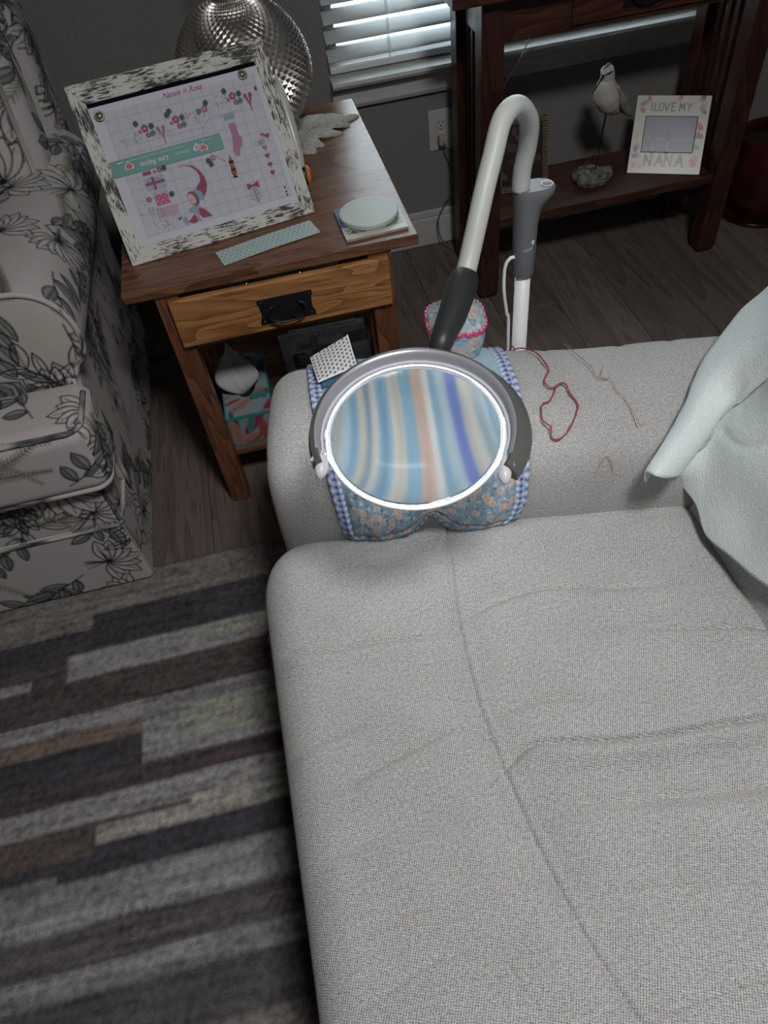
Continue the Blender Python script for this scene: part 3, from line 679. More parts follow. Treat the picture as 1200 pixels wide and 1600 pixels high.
# ------------------------------------------------------------------ loose threads
def on_arm(pts, lift=.002):
    out = []
    for u_, t_ in pts:
        s_ = arm_s(max(min(t_, .28), .004)) if t_ > .012 else AL[np.argmax(APROF[:, 1] > .54)]
        p = arm_pt(u_, s_, lift + .006 * 0); out.append(tuple(float(k) for k in p))
    return out
TH = [(.352, .283), (.354, .262), (.368, .222), (.381, .197), (.385, .173), (.389, .15), (.378, .129), (.387, .114), (.405, .121), (.412, .096), (.418, .075), (.405, .048), (.388, .033), (.375, .036), (.374, .047), (.365, .061), (.367, .082), (.381, .091), (.392, .113)]
rt = thing('red_thread', 'loose dark red embroidery thread looped across the sofa arm', 'thread', on_arm([(.39, .15)])[0])
L0 = np.array(rt.location)
path = catmull(on_arm(TH, .0062), 6); path = [np.array(p) + np.random.randn(3) * .0003 for p in path]
mk('strand', tube([p - L0 for p in path], .0010, 6), M['redthread'], rt, smooth=True)
mk('strand', tube([p - L0 + np.array([.0010 * math.sin(k * .55), .0010 * math.cos(k * .55), .0007 * math.sin(k * .3)]) for k, p in enumerate(path)], .0009, 6), M['redthread'], rt, smooth=True)
pe = path[0]
lp = [pe, pe + (-.004, .003, .009), pe + (-.003, .002, .025), pe + (.003, .002, .033), pe + (.006, .0, .022), pe + (.003, -.002, .006), pe + (.0, -.004, .0)]
mk('strand', tube([p - L0 for p in catmull(lp, 6)], .0010, 6), M['redthread'], rt, smooth=True)
for pts, nm, lb in (([(.47, .155), (.462, .13), (.475, .12), (.478, .095), (.487, .085), (.50, .04)], 'pale_thread', 'faint thin pink thread end curling on the sofa arm right of the red thread'),
                    ([(.435, .010), (.45, .013), (.462, .010)], 'pink_thread', 'tiny pink thread scrap low on the inner face of the sofa arm'),
                    ([(.425, .292), (.43, .25), (.437, .19), (.452, .15), (.456, .125), (.47, .118)], 'grey_thread', 'long thin grey thread lying across the top of the sofa arm')):
    pp = catmull(on_arm(pts, .0052), 8); l0 = pp[len(pp) // 2]
    o = mk(nm, tube([p - l0 for p in pp], .0006, 5), M['palethread'] if 'grey' not in nm else speck('grey_yarn', (.22, .2, .2), .9, 50), None, tuple(l0)); tag(o, lb, 'thread')

# ------------------------------------------------------------------ towel over the sofa back
CT =  [[(0.427, 0.599, 0.565), (0.423, 0.599, 0.585), (0.428, 0.584, 0.595), (0.446, 0.585, 0.584), (0.463, 0.593, 0.568), (0.459, 0.599, 0.552)],
 [(0.499, 0.664, 0.583), (0.495, 0.664, 0.603), (0.491, 0.637, 0.614), (0.502, 0.625, 0.605), (0.514, 0.625, 0.59), (0.51, 0.631, 0.574)],
 [(0.577, 0.745, 0.602), (0.573, 0.745, 0.622), (0.558, 0.698, 0.636), (0.558, 0.668, 0.629), (0.565, 0.659, 0.615), (0.561, 0.665, 0.579)],
 [(0.649, 0.796, 0.63), (0.645, 0.796, 0.65), (0.607, 0.724, 0.669), (0.585, 0.67, 0.669), (0.58, 0.647, 0.66), (0.576, 0.653, 0.624)],
 [(0.689, 0.803, 0.66), (0.685, 0.803, 0.68), (0.633, 0.723, 0.7), (0.599, 0.662, 0.701), (0.588, 0.636, 0.692), (0.584, 0.642, 0.656)],
 [(0.721, 0.805, 0.7), (0.717, 0.805, 0.72), (0.655, 0.714, 0.746), (0.613, 0.645, 0.754), (0.598, 0.614, 0.75), (0.594, 0.62, 0.714)]]
NC = np.array(CT)
def netsurf(N, a, b):
    r1 = [catmull(list(row), b) for row in N]; r1 = np.array(r1); out = []
    for j in range(r1.shape[1]): out.append(catmull(list(r1[:, j]), a))
    return np.array(out).transpose(1, 0, 2)
tw = thing('towel', 'pale mint towel with a rolled edge draped over the sofa back and arm', 'towel', (.60, .62, .60))
TL = np.array([.60, .62, .60])
P = netsurf(NC, 14, 10); g = lown(P[..., 0] * 3, P[..., 1] * 3, 31, 30) * .0018; P[..., 2] += g; P[..., 0] += g
mk('rolled_edge', grid(P[..., 0] - TL[0], P[..., 1] - TL[1], P[..., 2] - TL[2]), M['towel'], tw, smooth=True)
NS =  [[(0.463, 0.614, 0.559), (0.483, 0.631, 0.529), (0.499, 0.64, 0.509), (0.508, 0.642, 0.498), (0.512, 0.637, 0.496)],
 [(0.526, 0.655, 0.568), (0.523, 0.641, 0.548), (0.52, 0.625, 0.529), (0.516, 0.608, 0.51), (0.511, 0.591, 0.493)],
 [(0.576, 0.688, 0.596), (0.554, 0.646, 0.575), (0.535, 0.61, 0.548), (0.52, 0.577, 0.517), (0.507, 0.546, 0.481)],
 [(0.6, 0.663, 0.676), (0.573, 0.615, 0.639), (0.55, 0.572, 0.597), (0.53, 0.531, 0.55), (0.512, 0.492, 0.497)],
 [(0.606, 0.63, 0.746), (0.581, 0.578, 0.695), (0.559, 0.527, 0.64), (0.538, 0.477, 0.581), (0.518, 0.427, 0.518)],
 [(0.603, 0.581, 0.832), (0.587, 0.53, 0.762), (0.569, 0.475, 0.691), (0.548, 0.418, 0.618), (0.526, 0.357, 0.543)],
 [(0.606, 0.531, 0.892), (0.595, 0.482, 0.813), (0.578, 0.425, 0.732), (0.557, 0.363, 0.65), (0.533, 0.296, 0.566)],
 [(0.652, 0.499, 0.965), (0.628, 0.429, 0.882), (0.602, 0.356, 0.795), (0.574, 0.278, 0.703), (0.545, 0.196, 0.606)]]
P = netsurf(np.array(NS), 14, 14); g = lown(P[..., 1] * 2, P[..., 2] * 2, 33, 28) * .0028
# hem gathers
ii = np.arange(P.shape[0])[:, None]; jj = np.arange(P.shape[1])[None]
g = g + .0016 * np.sin(ii * 1.15) * np.exp(-jj / 4.)
P[..., 0] -= g; P[..., 2] += g * .3
ua = dline(P[..., 1], P[..., 2], [(.64, .58), (.59, .60), (.55, .65), (.52, .72)])[0]; P[..., 0] += .003 * fade(ua, .005)
mk('towel_sheet', grid(P[..., 0] - TL[0], P[..., 1] - TL[1], P[..., 2] - TL[2]), M['towel'], tw, smooth=True)
for o in tw.children:
    m_ = o.modifiers.new('thick', 'SOLIDIFY'); m_.thickness = .003; m_.offset = 1

# ------------------------------------------------------------------ magnifier floor lamp
ml = thing('magnifier_lamp', 'white gooseneck magnifier floor lamp with lit ring lens above the sofa arm', 'floor lamp', (.383, 1.0, .0))
LL = np.array([.383, 1.0, 0])
mk('base_plate', lathe([(.12, .012), (.12, .018), (.112, .024), (.02, .026)], 40), M['white_pl'], ml, smooth=False, bevel=.002)
mk('pole', lathe([(.0128, .02), (.0128, .67)], 24), M['white_pl'], ml, smooth=True)
def hcurve(r, z, n=36, ext_=0, ea=-.1):
    out = []
    for k in range(n):
        a = 2 * PI * k / n; e_ = max(0, math.cos(a - ea)) ** 3 * ext_; out.append(((r + e_) * math.cos(a), (r + e_ * .95) * math.sin(a), z))
    return out
rowsH = [hcurve(.0165, .658), hcurve(.0178, .662), hcurve(.0182, .70), hcurve(.0190, .745, ext_=.0), hcurve(.0196, .765, ext_=.003), hcurve(.0202, .776, ext_=.007), hcurve(.0208, .784, ext_=.015), hcurve(.0212, .791, ext_=.020), hcurve(.0212, .799, ext_=.021), hcurve(.0195, .803, ext_=.0195)]
V = [p for r_ in rowsH for p in r_]; F = [(j * 36 + k, j * 36 + (k + 1) % 36, (j + 1) * 36 + (k + 1) % 36, (j + 1) * 36 + k) for j in range(len(rowsH) - 1) for k in range(36)]
F += [tuple(range(36))[::-1], tuple(range((len(rowsH) - 1) * 36, len(rowsH) * 36))]
hd = mk('handle', (V, F), M['grey_pl'], ml, smooth=True); hd.modifiers.new('e', 'EDGE_SPLIT').split_angle = .7
bt = mk('power_button', lathe([(.0062, 0), (.0062, .0015), (.004, .002)], 24), M['grey_pl'], hd, (.0285, -.004, .803))
mk('button_ring', shift(tube([(.0078 * math.cos(a), .0078 * math.sin(a), 0) for a in np.linspace(0, 2 * PI, 32, endpoint=False)], .0009, 8, closed=True), (.0285, -.004, .8036)), M['white_pl'], hd, smooth=True)
# printed logo on the handle: a bulb shape and a short line of script
R_h = .01935; a0_ = math.atan2(-.93, .05)
def onh(dx, z): a = a0_ + dx / R_h; return (R_h * math.cos(a), R_h * math.sin(a), z)
lg = [onh(.0062 + .0028 * math.cos(t) * (1 if math.sin(t) > -.3 else .6), .7205 + .0045 * math.sin(t)) for t in np.linspace(0, 2 * PI, 20, endpoint=False)]
mk('logo', (lg + [onh(.0062, .7205)], [(k, (k + 1) % 20, 20) for k in range(20)]), M['white_pl'], hd)
for k in range(7): mk('logo', tube([onh(-.009 + k * .0021, .7075 + .0004 * k), onh(-.0082 + k * .0021, .7115 + .0004 * k), onh(-.0074 + k * .0021, .7075 + .0004 * k)], .00028, 4), M['white_pl'], hd)
mk('charging_cord', tube(catmull([(-.017, -.004, .693), (-.024, -.004, .692), (-.031, -.004, .682), (-.033, -.004, .66), (-.032, -.004, .63), (-.026, -.002, .59), (-.021, 0, .55), (-.020, 0, .3), (-.04, 0, .03)]), .0029, 8), M['white_pl'], ml, smooth=True)
NP = [(.372, .999, .800), (.373, .998, .83), (.376, .99, .868), (.371, .975, .905), (.352, .955, .934), (.331, .935, .945), (.311, .915, .938), (.293, .89, .912), (.276, .868, .885), (.258, .845, .850), (.240, .822, .815), (.222, .795, .79)]
mk('gooseneck', tube([p - LL for p in catmull(NP, 10)], .0132, 20), M['silicone'], ml, smooth=True)
Cn = np.array([.1083, .5937, .7604]); nn_ = np.array([-.0144, -.1493, 1]); nn_ /= np.linalg.norm(nn_)
va = np.cross(nn_, [1, 0, 0]); va /= np.linalg.norm(va); ua_ = np.cross(va, nn_); va = np.cross(nn_, ua_)
CNP = [(.2345, .814, .806), (.231, .809, .802), (.222, .795, .797), (.200, .758, .787), (.178, .725, .780), (.1655, .7035, .7755)]
mk('cone_joint', tube([np.array(p) - LL for p in CNP], [.0150, .0185, .0205, .0185, .0152, .0125], 28), M['dark_pl'], ml, smooth=True)
def ringpt(r, a, h): return Cn + r * (math.cos(a) * ua_ + math.sin(a) * va) + h * nn_ - LL
def sweep_ring(secf, a0, a1, n, closed=False):
    V, F = [], []; m = None
    for i in range(n + (0 if closed else 1)):
        a = a0 + (a1 - a0) * i / n; sec = secf(a, i / n); m = len(sec)
        V += [ringpt(r, a, h) for r, h in sec]
    N = n if closed else n
    for i in range(N):
        j = (i + 1) % n if closed else i + 1
        for k in range(m): F.append((i * m + k, i * m + (k + 1) % m, j * m + (k + 1) % m, j * m + k))
    if not closed: F += [tuple(range(m))[::-1], tuple(range(n * m, n * m + m))]
    return V, F
def circ(r, h, q, n=10): return [(r + q * math.cos(2 * PI * k / n), h + q * math.sin(2 * PI * k / n)) for k in range(n)]
mk('lens_rim', sweep_ring(lambda a, f: circ(.1014, 0, .0016), 0, 2 * PI, 96, True), M['white_pl'], ml, smooth=True)
mk('led_ring', sweep_ring(lambda a, f: [(.0996, .0026), (.1005, .0031), (.1014, .0026), (.1014, .0020), (.0996, .0020)], 0, 2 * PI, 96, True), M['glow'], ml, smooth=True)
mk('led_diffuser', sweep_ring(lambda a, f: [(.1045, -.0060), (.1130, -.0060), (.1130, -.0052), (.1045, -.0052)], math.radians(-40), math.radians(184), 80), M['led'], ml)
A1, A2 = math.radians(-44), math.radians(189)
def hoodsec(a, f):
    wd = 1 + .35 * math.exp(-((a - math.radians(-10)) / .8) ** 2)
    return [(.1110, -.007), (.1110, .0135), (.1140, .0155), (.1190, .0130), (.1215 + .003 * (wd - 1) * 8, .004), (.1215 + .004 * (wd - 1) * 8, -.007)]
mk('hood', sweep_ring(hoodsec, A1, A2, 110), M['hood'], ml, smooth=True).modifiers.new('e', 'EDGE_SPLIT').split_angle = .8
def silver(a, f):
    e = max(0, (f - .955) / .045) if f > .5 else max(0, (.045 - f) / .045); dr = .010 * e * e; t = 1 - .3 * e
    return [(.1042 + dr, -.0045), (.1042 + dr, .0025), (.1075 + dr, .0120 * t), (.1110 + dr, .0165 * t), (.1132 + dr, .0168 * t), (.1132 + dr, -.0045)]
mk('inner_band', sweep_ring(silver, A1 + .03, A2 - .05, 120), M['silver_pl'], ml, smooth=True).modifiers.new('e', 'EDGE_SPLIT').split_angle = .8
for sgn_, aa, bb_ in ((1, 182, 195), (-1, -38, -51)):
    pts_ = [ringpt(.1085 + .0125 * f ** 1.6, math.radians(aa + (bb_ - aa) * f), .006 - .006 * f) for f in np.linspace(0, 1, 9)]
    mk('end_hook', tube(pts_, [.0040, .0052, .0062, .0070, .0076, .0078, .0072, .0056, .0020], 14), mat('pale_silver_plastic', (.66, .66, .70), .35), ml, smooth=True)
RL = 2 * .5 * .42; sag = .0995 ** 2 / (2 * RL)
def lensG(n=72, m=22):
    V = []
    for sg_ in (1, -1):
        for j in range(m + 1):
            r_ = .0995 * (1 - j / m); h = sg_ * (sag * (1 - (r_ / .0995) ** 2) + .0012)
            for k in range(n): V.append(ringpt(max(r_, .0002), 2 * PI * k / n, h))
    F = []; o2 = (m + 1) * n
    for j in range(m):
        for k in range(n):
            q_ = (j * n + k, j * n + (k + 1) % n, (j + 1) * n + (k + 1) % n, (j + 1) * n + k); F.append(q_); F.append(tuple(o2 + x for x in q_[::-1]))
    F.append(tuple(m * n + k for k in range(n))); F.append(tuple(o2 + m * n + k for k in range(n))[::-1])
    for k in range(n): F.append((k, o2 + k, o2 + (k + 1) % n, (k + 1) % n))
    return V, F
mk('magnifying_lens', lensG(), M['lens'], ml, smooth=True)

# ------------------------------------------------------------------ end table
TT = .612; tx0, tx1, ty0, ty1 = -.294, .270, 1.257, 1.932
et = thing('end_table', 'brown oak end table with a single drawer beside the floral armchair', 'end table', ((tx0 + tx1) / 2, (ty0 + ty1) / 2, 0)); EL = np.array(et.location)
def E_(name, b, m, parent=None, bevel=.0015):
    c = ((b[0] + b[1]) / 2, (b[2] + b[3]) / 2, (b[4] + b[5]) / 2); h = ((b[1] - b[0]) / 2, (b[3] - b[2]) / 2, (b[5] - b[4]) / 2)
    p = parent or et; off = EL
    return mk(name, box(-h[0], h[0], -h[1], h[1], -h[2], h[2]), m, p, (c[0] - off[0], c[1] - off[1], c[2] - off[2]), bevel=bevel)
E_('tabletop', (tx0, tx1, ty0, ty1, TT - .021, TT), M['oakx'], bevel=.0025)
lx = (-.240, -.196, .170, .216); ly = (1.264, 1.308, 1.872, 1.916)
for a in (0, 2):
    for b in (0, 2): E_('leg', (lx[a], lx[a + 1], ly[b], ly[b + 1], .0005, TT - .021), M['oakz'])
E_('side_apron', (-.235, -.215, 1.308, 1.872, .485, TT - .021), M['oaky']); E_('side_apron', (.191, .211, 1.308, 1.872, .485, TT - .021), M['oaky'])
E_('back_apron', (-.196, .170, 1.89, 1.91, .485, TT - .021), M['oakx']); E_('front_rail', (-.196, .170, 1.275, 1.30, .455, .475), M['oakx'])
E_('side_rail', (-.235, -.215, 1.308, 1.872, .10, .14), M['oaky']); E_('side_rail', (.191, .211, 1.308, 1.872, .10, .14), M['oaky'])
E_('lower_shelf', (-.215, .191, 1.30, 1.88, .118, .136), M['oakx'])
for xs in (-.225, .201):
    for k in range(5): y = 1.40 + k * .093; E_('side_slat', (xs - .006, xs + .006, y - .013, y + .013, .14, .485), M['oakz'], bevel=.001)
dw = E_('drawer', (-.217, .208, 1.2495, 1.2635, .478, .582), M['honey'], bevel=.003)
hp = [(-.053, .028), (.053, .028), (.0545, .022), (.051, .012), (.050, -.008), (.055, -.020), (.0555, -.028), (-.0555, -.028), (-.055, -.020), (-.050, -.008), (-.051, .012), (-.0545, .022)]
pl2 = mk('handle_plate', xf(prism(hp, 0, .0022), Matrix.Rotation(PI / 2, 4, 'X')), M['black'], dw, (0.002, -.0071, -.008), bevel=.0006)
Pl = lambda x, y, z: (x + .002, y - .0093, z - .008)
Mrv = speck('iron_rivet', (.03, .03, .035), .3, 80)
for sx in (-1, 1):
    for sz in (.021, -.021): mk('rivet', shift(xf(lathe([(.003, 0), (.0026, .0012), (.001, .0018)], 10), Matrix.Rotation(PI / 2, 4, 'X')), Pl(sx * .047, 0, sz)), Mrv, dw, smooth=True)
bail = [(-.024, 0, .014), (-.026, -.008, .014), (-.034, -.011, .010), (-.037, -.012, -.002), (-.031, -.013, -.012), (-.016, -.014, -.019), (0, -.014, -.0205), (.016, -.014, -.019), (.031, -.013, -.012), (.037, -.012, -.002), (.034, -.011, .010), (.026, -.008, .014), (.024, 0, .014)]
mk('handle', tube([Pl(*p) for p in catmull(bail, 6)], .0026, 8), M['black'], dw, smooth=True)

# ------------------------------------------------------------------ framed cross-stitch chart leaning back on the table
FB = Vector((-.2705, 1.3485, TT + .002)); fy = math.radians(9.87); ft = math.radians(34)
fm = Matrix.Rotation(fy, 4, 'Z') @ Matrix.Rotation(PI / 2 - ft, 4, 'X')      # local x along, y up the frame, z towards the viewer
fr = thing('framed_chart', 'distressed white picture frame holding a cross stitch chart, leaning back on the end table', 'picture frame', FB)
fr.rotation_euler = fm.to_euler()
FW, FH = .373, .318
dis = mat('distressed_white', (.6, .6, .58), .75); t = NT(dis); v = t.coord('Object', (16, 100, 16)); v2 = t.coord('Object', (1, 1, 1))
n1 = t.noise(v, 3.2, 7, .75, .4); n2 = t.noise(v2, 17, 3); f = t.math('MULTIPLY_ADD', n2, .55, n1)
t.col(t.ramp(f, [(.775, (.60, .59, .55)), (.81, (.30, .29, .27)), (.835, (.045, .043, .042)), (.95, (.06, .055, .05))])); t.bump(n1, .001)
dis2 = mat('distressed_white_upright', (.6, .6, .58), .75); t = NT(dis2); v = t.coord('Object', (100, 16, 16)); v2 = t.coord('Object', (1, 1, 1), loc=(3, 1, 0))
n1 = t.noise(v, 3.2, 7, .75, .4); n2 = t.noise(v2, 17, 3); f = t.math('MULTIPLY_ADD', n2, .55, n1)
t.col(t.ramp(f, [(.785, (.60, .59, .55)), (.82, (.30, .29, .27)), (.845, (.045, .043, .042)), (.95, (.06, .055, .05))])); t.bump(n1, .001)
fw_ = .026
def mitre(P): return P
def framebar(P4, z0, z1, slope):
    V = [(x, y, z0) for x, y in P4] + [(x, y, z1 - (slope if k >= 2 else 0)) for k, (x, y) in enumerate(P4)]
    return V, [(3, 2, 1, 0), (4, 5, 6, 7)] + [(i, (i + 1) % 4, 4 + (i + 1) % 4, 4 + i) for i in range(4)]
for nm, P4, mm in (('frame_bar', [(0, 0), (FW, 0), (FW - fw_, fw_ + .003), (fw_, fw_ + .003)], dis), ('frame_bar', [(FW, FH), (0, FH), (fw_, FH - fw_ - .008), (FW - fw_, FH - fw_ - .008)], dis),
                   ('frame_bar', [(0, FH), (0, 0), (fw_, fw_ + .003), (fw_, FH - fw_ - .008)], dis2), ('frame_bar', [(FW, 0), (FW, FH), (FW - fw_, FH - fw_ - .008), (FW - fw_, fw_ + .003)], dis2)):
    mk(nm, framebar(P4, -.022, 0, .004), mm, fr, bevel=.0012)
mk('backing_board', box(fw_ * .5, FW - fw_ * .5, fw_ * .5, FH - fw_ * .5, -.016, -.009), mat('black_board', (.004, .004, .009), .8, 0, .05), fr)
# easel strut behind
mk('easel_strut', join(box(.165, .205, .02, .27, -.026, -.022), xf(box(-.02, .02, -.205, 0, -.003, 0), Matrix.Translation((.185, .26, -.026)) @ Matrix.Rotation(math.radians(55), 4, 'X'))), M['black'], fr)
ch = Canvas(.335, .250, .00095, (.53, .53, .60))
CX, CY0 = .026, .027            # frame coordinates of the sheet's lower left corner
g0x, g1x, g0y, g1y = .047, .337, .043, .265
def X_(x): return x - CX
def Y_(y): return y - CY0
ch.rect(X_(g0x), X_(g1x), Y_(g0y), Y_(g1y), (.475, .475, .54))
px_ = .0207
x = g0x
while x <= g1x + 1e-6: ch.line([(X_(x), Y_(g0y)), (X_(x), Y_(g1y))], .0009, (.29, .29, .33)); x += px_
y = g0y
while y <= g1y + 1e-6: ch.line([(X_(g0x), Y_(y)), (X_(g1x), Y_(y))], .0009, (.29, .29, .33)); y += px_
ROSE, GRN, DG, PK, LB = (.245, .045, .095), (.085, .17, .13), (.03, .07, .07), (.30, .13, .20), (.22, .31, .40)
def rose(x, y, r=.0065, c=ROSE):
    for q_ in range(5): a = q_ * 1.257 + .3; ch.ell(X_(x) + r * .45 * math.cos(a), Y_(y) + r * .45 * math.sin(a), r * .5, r * .45, c, a)
    ch.ell(X_(x), Y_(y), r * .28, r * .28, (.60, .32, .42))
def leaf(x, y, c=DG): ch.poly([(X_(x - .005), Y_(y - .003)), (X_(x - .001), Y_(y - .006)), (X_(x + .005), Y_(y - .002)), (X_(x + .004), Y_(y + .004)), (X_(x), Y_(y + .006)), (X_(x - .005), Y_(y + .003))], c)
def sprig(x, y, s_=1, sd=0):
    r = random.Random(sd)
    for k in range(22): ch.ell(X_(x + r.gauss(0, .010 * s_)), Y_(y + r.gauss(0, .006 * s_)), .0014, .0010, r.choice([(.10, .14, .15), (.17, .22, .22), (.25, .22, .28)]), r.uniform(0, 3))
def curl(x, y, fl_=1): ch.line([(X_(x + fl_ * .007 * math.cos(t) * (1 - t / 12)), Y_(y + .007 * math.sin(t) * (1 - t / 12))) for t in np.linspace(0, 8, 26)], .0007, (.27, .31, .47))
for (x, y) in ((.111, .223), (.171, .224), (.287, .238)):
    rose(x, y, .0075); rose(x + .003, y - .012, .0052); rose(x - .010, y - .004, .0035); leaf(x - .013, y + .011); leaf(x + .013, y + .001); leaf(x + .012, y - .011, GRN)
rose(.228, .229, .007, PK); leaf(.217, .227, GRN); leaf(.234, .238); leaf(.164, .236 + .004)
sprig(.087, .213, 1, 1); sprig(.200, .222, 1.0, 2); sprig(.258, .236, 1.1, 3)
for (x, y, s_) in ((.139, .208, 1), (.315, .224, 1.1)):
    for k in range(4): w_ = .008 - .002 * k; ch.ell(X_(x - .005 + .0015 * k), Y_(y + .009 - .0055 * k), w_ * .42, .0042, ROSE if s_ > 1 else PK); ch.ell(X_(x + .005 - .0015 * k), Y_(y + .009 - .0055 * k), w_ * .42, .0042, ROSE if s_ > 1 else PK)
    ch.ell(X_(x), Y_(y - .015), .0016, .0035, PK)
ch.line([(X_(.066), Y_(.203)), (X_(.215), Y_(.199)), (X_(.232), Y_(.212)), (X_(.300), Y_(.212))], .0011, (.24, .27, .42))
for (x, y, f_) in ((.071, .209, 1), (.128, .205, 1), (.150, .204, -1), (.214, .213, 1), (.240, .220, 1), (.300, .216, -1), (.327, .218, 1), (.218, .193, 1)): curl(x, y, f_)
# stocking
ch.rect(X_(.258), X_(.279), Y_(.200), Y_(.212), LB); ch.rect(X_(.262), X_(.275), Y_(.193), Y_(.201), (.40, .46, .56))
ch.poly([(X_(a), Y_(b)) for a, b in ((.262, .194), (.276, .194), (.276, .172), (.280, .163), (.276, .152), (.270, .149), (.266, .136), (.257, .137), (.256, .149), (.259, .160), (.262, .172))], (.33, .17, .28))
# gift stack, rose, check cloth
ch.rect(X_(.078), X_(.094), Y_(.146), Y_(.153), ROSE); ch.heart(X_(.101), Y_(.149), .0035, ROSE); rose(.111, .150, .0055); leaf(.120, .151)
ch.rect(X_(.076), X_(.114), Y_(.118), Y_(.142), (.33, .36, .44)); ch.rect(X_(.090), X_(.095), Y_(.118), Y_(.142), ROSE); ch.rect(X_(.076), X_(.114), Y_(.128), Y_(.133), ROSE)
for k in range(26): r = random.Random(k); ch.ell(X_(.078 + .034 * r.random()), Y_(.120 + .020 * r.random()), .0009, .0009, (.14, .15, .22))
ch.rect(X_(.084), X_(.110), Y_(.090), Y_(.110), (.40, .07, .17))
for i in range(5):
    for j in range(4): ch.rect(X_(.086 + i * .005), X_(.0885 + i * .005), Y_(.092 + j * .005), Y_(.0945 + j * .005), (.55, .42, .50) if (i + j) % 2 else (.48, .16, .25))
for k in range(10): ch.line([(X_(.084 + k * .0029), Y_(.110)), (X_(.083 + k * .0029), Y_(.117))], .0008, (.22, .20, .27))
rose(.073, .105, .0055); leaf(.117, .104, DG)
for k in range(9): ch.poly([(X_(.078 + k * .0046 + a), Y_(b)) for a, b in ((0, .068), (.0024, .068), (.006, .086), (.0036, .086))], (.36, .17, .27))
sprig(.069, .082, 1, 7); sprig(.090, .058, .9, 8)
# figure with a long curved pointed cap
cap = [(.160, .1455), (.172, .142), (.181, .132), (.187, .118), (.187, .104), (.181, .091), (.173, .083), (.171, .094), (.163, .100), (.168, .106), (.176, .112), (.178, .122), (.175, .132), (.168, .140)]
ch.poly([(X_(a), Y_(b)) for a, b in cap], ROSE); ch.line([(X_(.147), Y_(.146)), (X_(.155), Y_(.1465)), (X_(.166), Y_(.142))], .0014, ROSE)
ch.poly([(X_(a), Y_(b)) for a, b in ((.163, .102), (.172, .090), (.172, .078), (.165, .080), (.160, .092), (.155, .100))], LB)
ch.ell(X_(.153), Y_(.086), .010, .014, (.12, .08, .10), .3); ch.ell(X_(.150), Y_(.086), .0065, .010, (.55, .38, .38), .3); ch.ell(X_(.149), Y_(.0845), .0012, .0012, ROSE)
ch.ell(X_(.149), Y_(.067), .013, .006, LB); ch.poly([(X_(a), Y_(b)) for a, b in ((.158, .068), (.166, .064), (.178, .047), (.158, .048), (.153, .058))], ROSE); ch.poly([(X_(a), Y_(b)) for a, b in ((.128, .048), (.146, .060), (.149, .046), (.140, .043))], ROSE)
ch.line([(X_(.150), Y_(.062)), (X_(.152), Y_(.045))], .0022, (.14, .12, .30)); ch.ell(X_(.125), Y_(.052), .0048, .008, LB); ch.poly([(X_(a), Y_(b)) for a, b in ((.110, .060), (.122, .062), (.116, .055))], (.10, .09, .12))
rose(.214, .145, .006, PK); leaf(.204, .142); leaf(.207, .135); ch.line([(X_(.220), Y_(.146)), (X_(.234), Y_(.134))], .0016, (.30, .15, .25))
# bow and twigs
ch.poly([(X_(a), Y_(b)) for a, b in ((.259, .086), (.271, .081), (.283, .086), (.283, .073), (.271, .078), (.259, .073))], ROSE)
ch.line([(X_(.271), Y_(.078)), (X_(.271), Y_(.047))], .0013, (.07, .07, .08))
for k in range(5):
    y = .052 + k * .0055
    for sgn in (-1, 1): ch.line([(X_(.271), Y_(y - .003)), (X_(.271 + sgn * (.011 - k * .001)), Y_(y + .006))], .0010, (.07, .07, .08)); ch.ell(X_(.271 + sgn * .013), Y_(y + .005), .0014, .0011, (.25, .30, .33))
# hanging hearts
ch.line([(X_(.318), Y_(.158)), (X_(.315), Y_(.086))], .0008, (.2, .15, .25)); ch.heart(X_(.327), Y_(.157), .006, ROSE); ch.heart(X_(.319), Y_(.161), .004, ROSE)
for k, (y, c) in enumerate(((.138, PK), (.123, ROSE), (.107, ROSE), (.092, ROSE))): ch.heart(X_(.316), Y_(y), .0055, c)
for y in (.060, .052, .046): ch.ell(X_(.330), Y_(y), .0022, .0022, (.05, .05, .07))
ch.rect(X_(.331), X_(.336), Y_(.236), Y_(.244), (.06, .08, .09)); ch.line([(X_(.150), Y_(.0395)), (X_(.22), Y_(.0395))], .0005, (.35, .34, .38)); sprig(.311, .150, .5, 9)
ch.sheet('printed_chart', M['paper'], fr, .00095, lambda x, y: .0028 + .0035 * np.exp(-((x - .335) / .04) ** 2), (0, 0, -.0100), None, CX, CY0)
M['titlered'] = mat('title_red', (.30, .035, .11), .6)
text('Natale in Rosa', .0128, M['titlered'], fr, (.199, .2665, -.0062), (0, 0, 0), .35, .00015, 'title_lettering')
# teal magnetic strip with upside-down lettering
ban = prism([(x_, y_) for x_, y_ in rrect(.027, .241, .155, .183, .0012, 2)], 0, .0008)
M['tealstrip'] = mat('teal_strip', (.05, .22, .20), .5); M['print_white'] = mat('white_print', (.55, .62, .62), .5)
st_ = mk('teal_magnet_strip', ban, M['tealstrip'], None)
def onframe(o, p=(0, 0, 0), rz=0): o.matrix_world = Matrix.Translation(FB) @ fm @ Matrix.Translation(p) @ Matrix.Rotation(rz, 4, 'Z')
onframe(st_, (0, 0, -.0060)); tag(st_, 'teal magnetic strip with upside down white lettering laid across the chart', 'magnet strip')
for body, sz, px, py, sh in (('Lina Rayne', .0125, .108, .1655, .3), ('JUST BE YOU', .0050, .161, .1680, 0)):
    text(body, sz, M['print_white'], st_, (px, py, .0009), (0, 0, PI), sh, .0001)
mk('line_print', join(box(.048, .170, .1770, .1776, .0008, .001), box(.205, .222, .1775, .1781, .0008, .001), box(.040, .05, .1768, .1784, .0008, .001)), M['print_white'], st_)
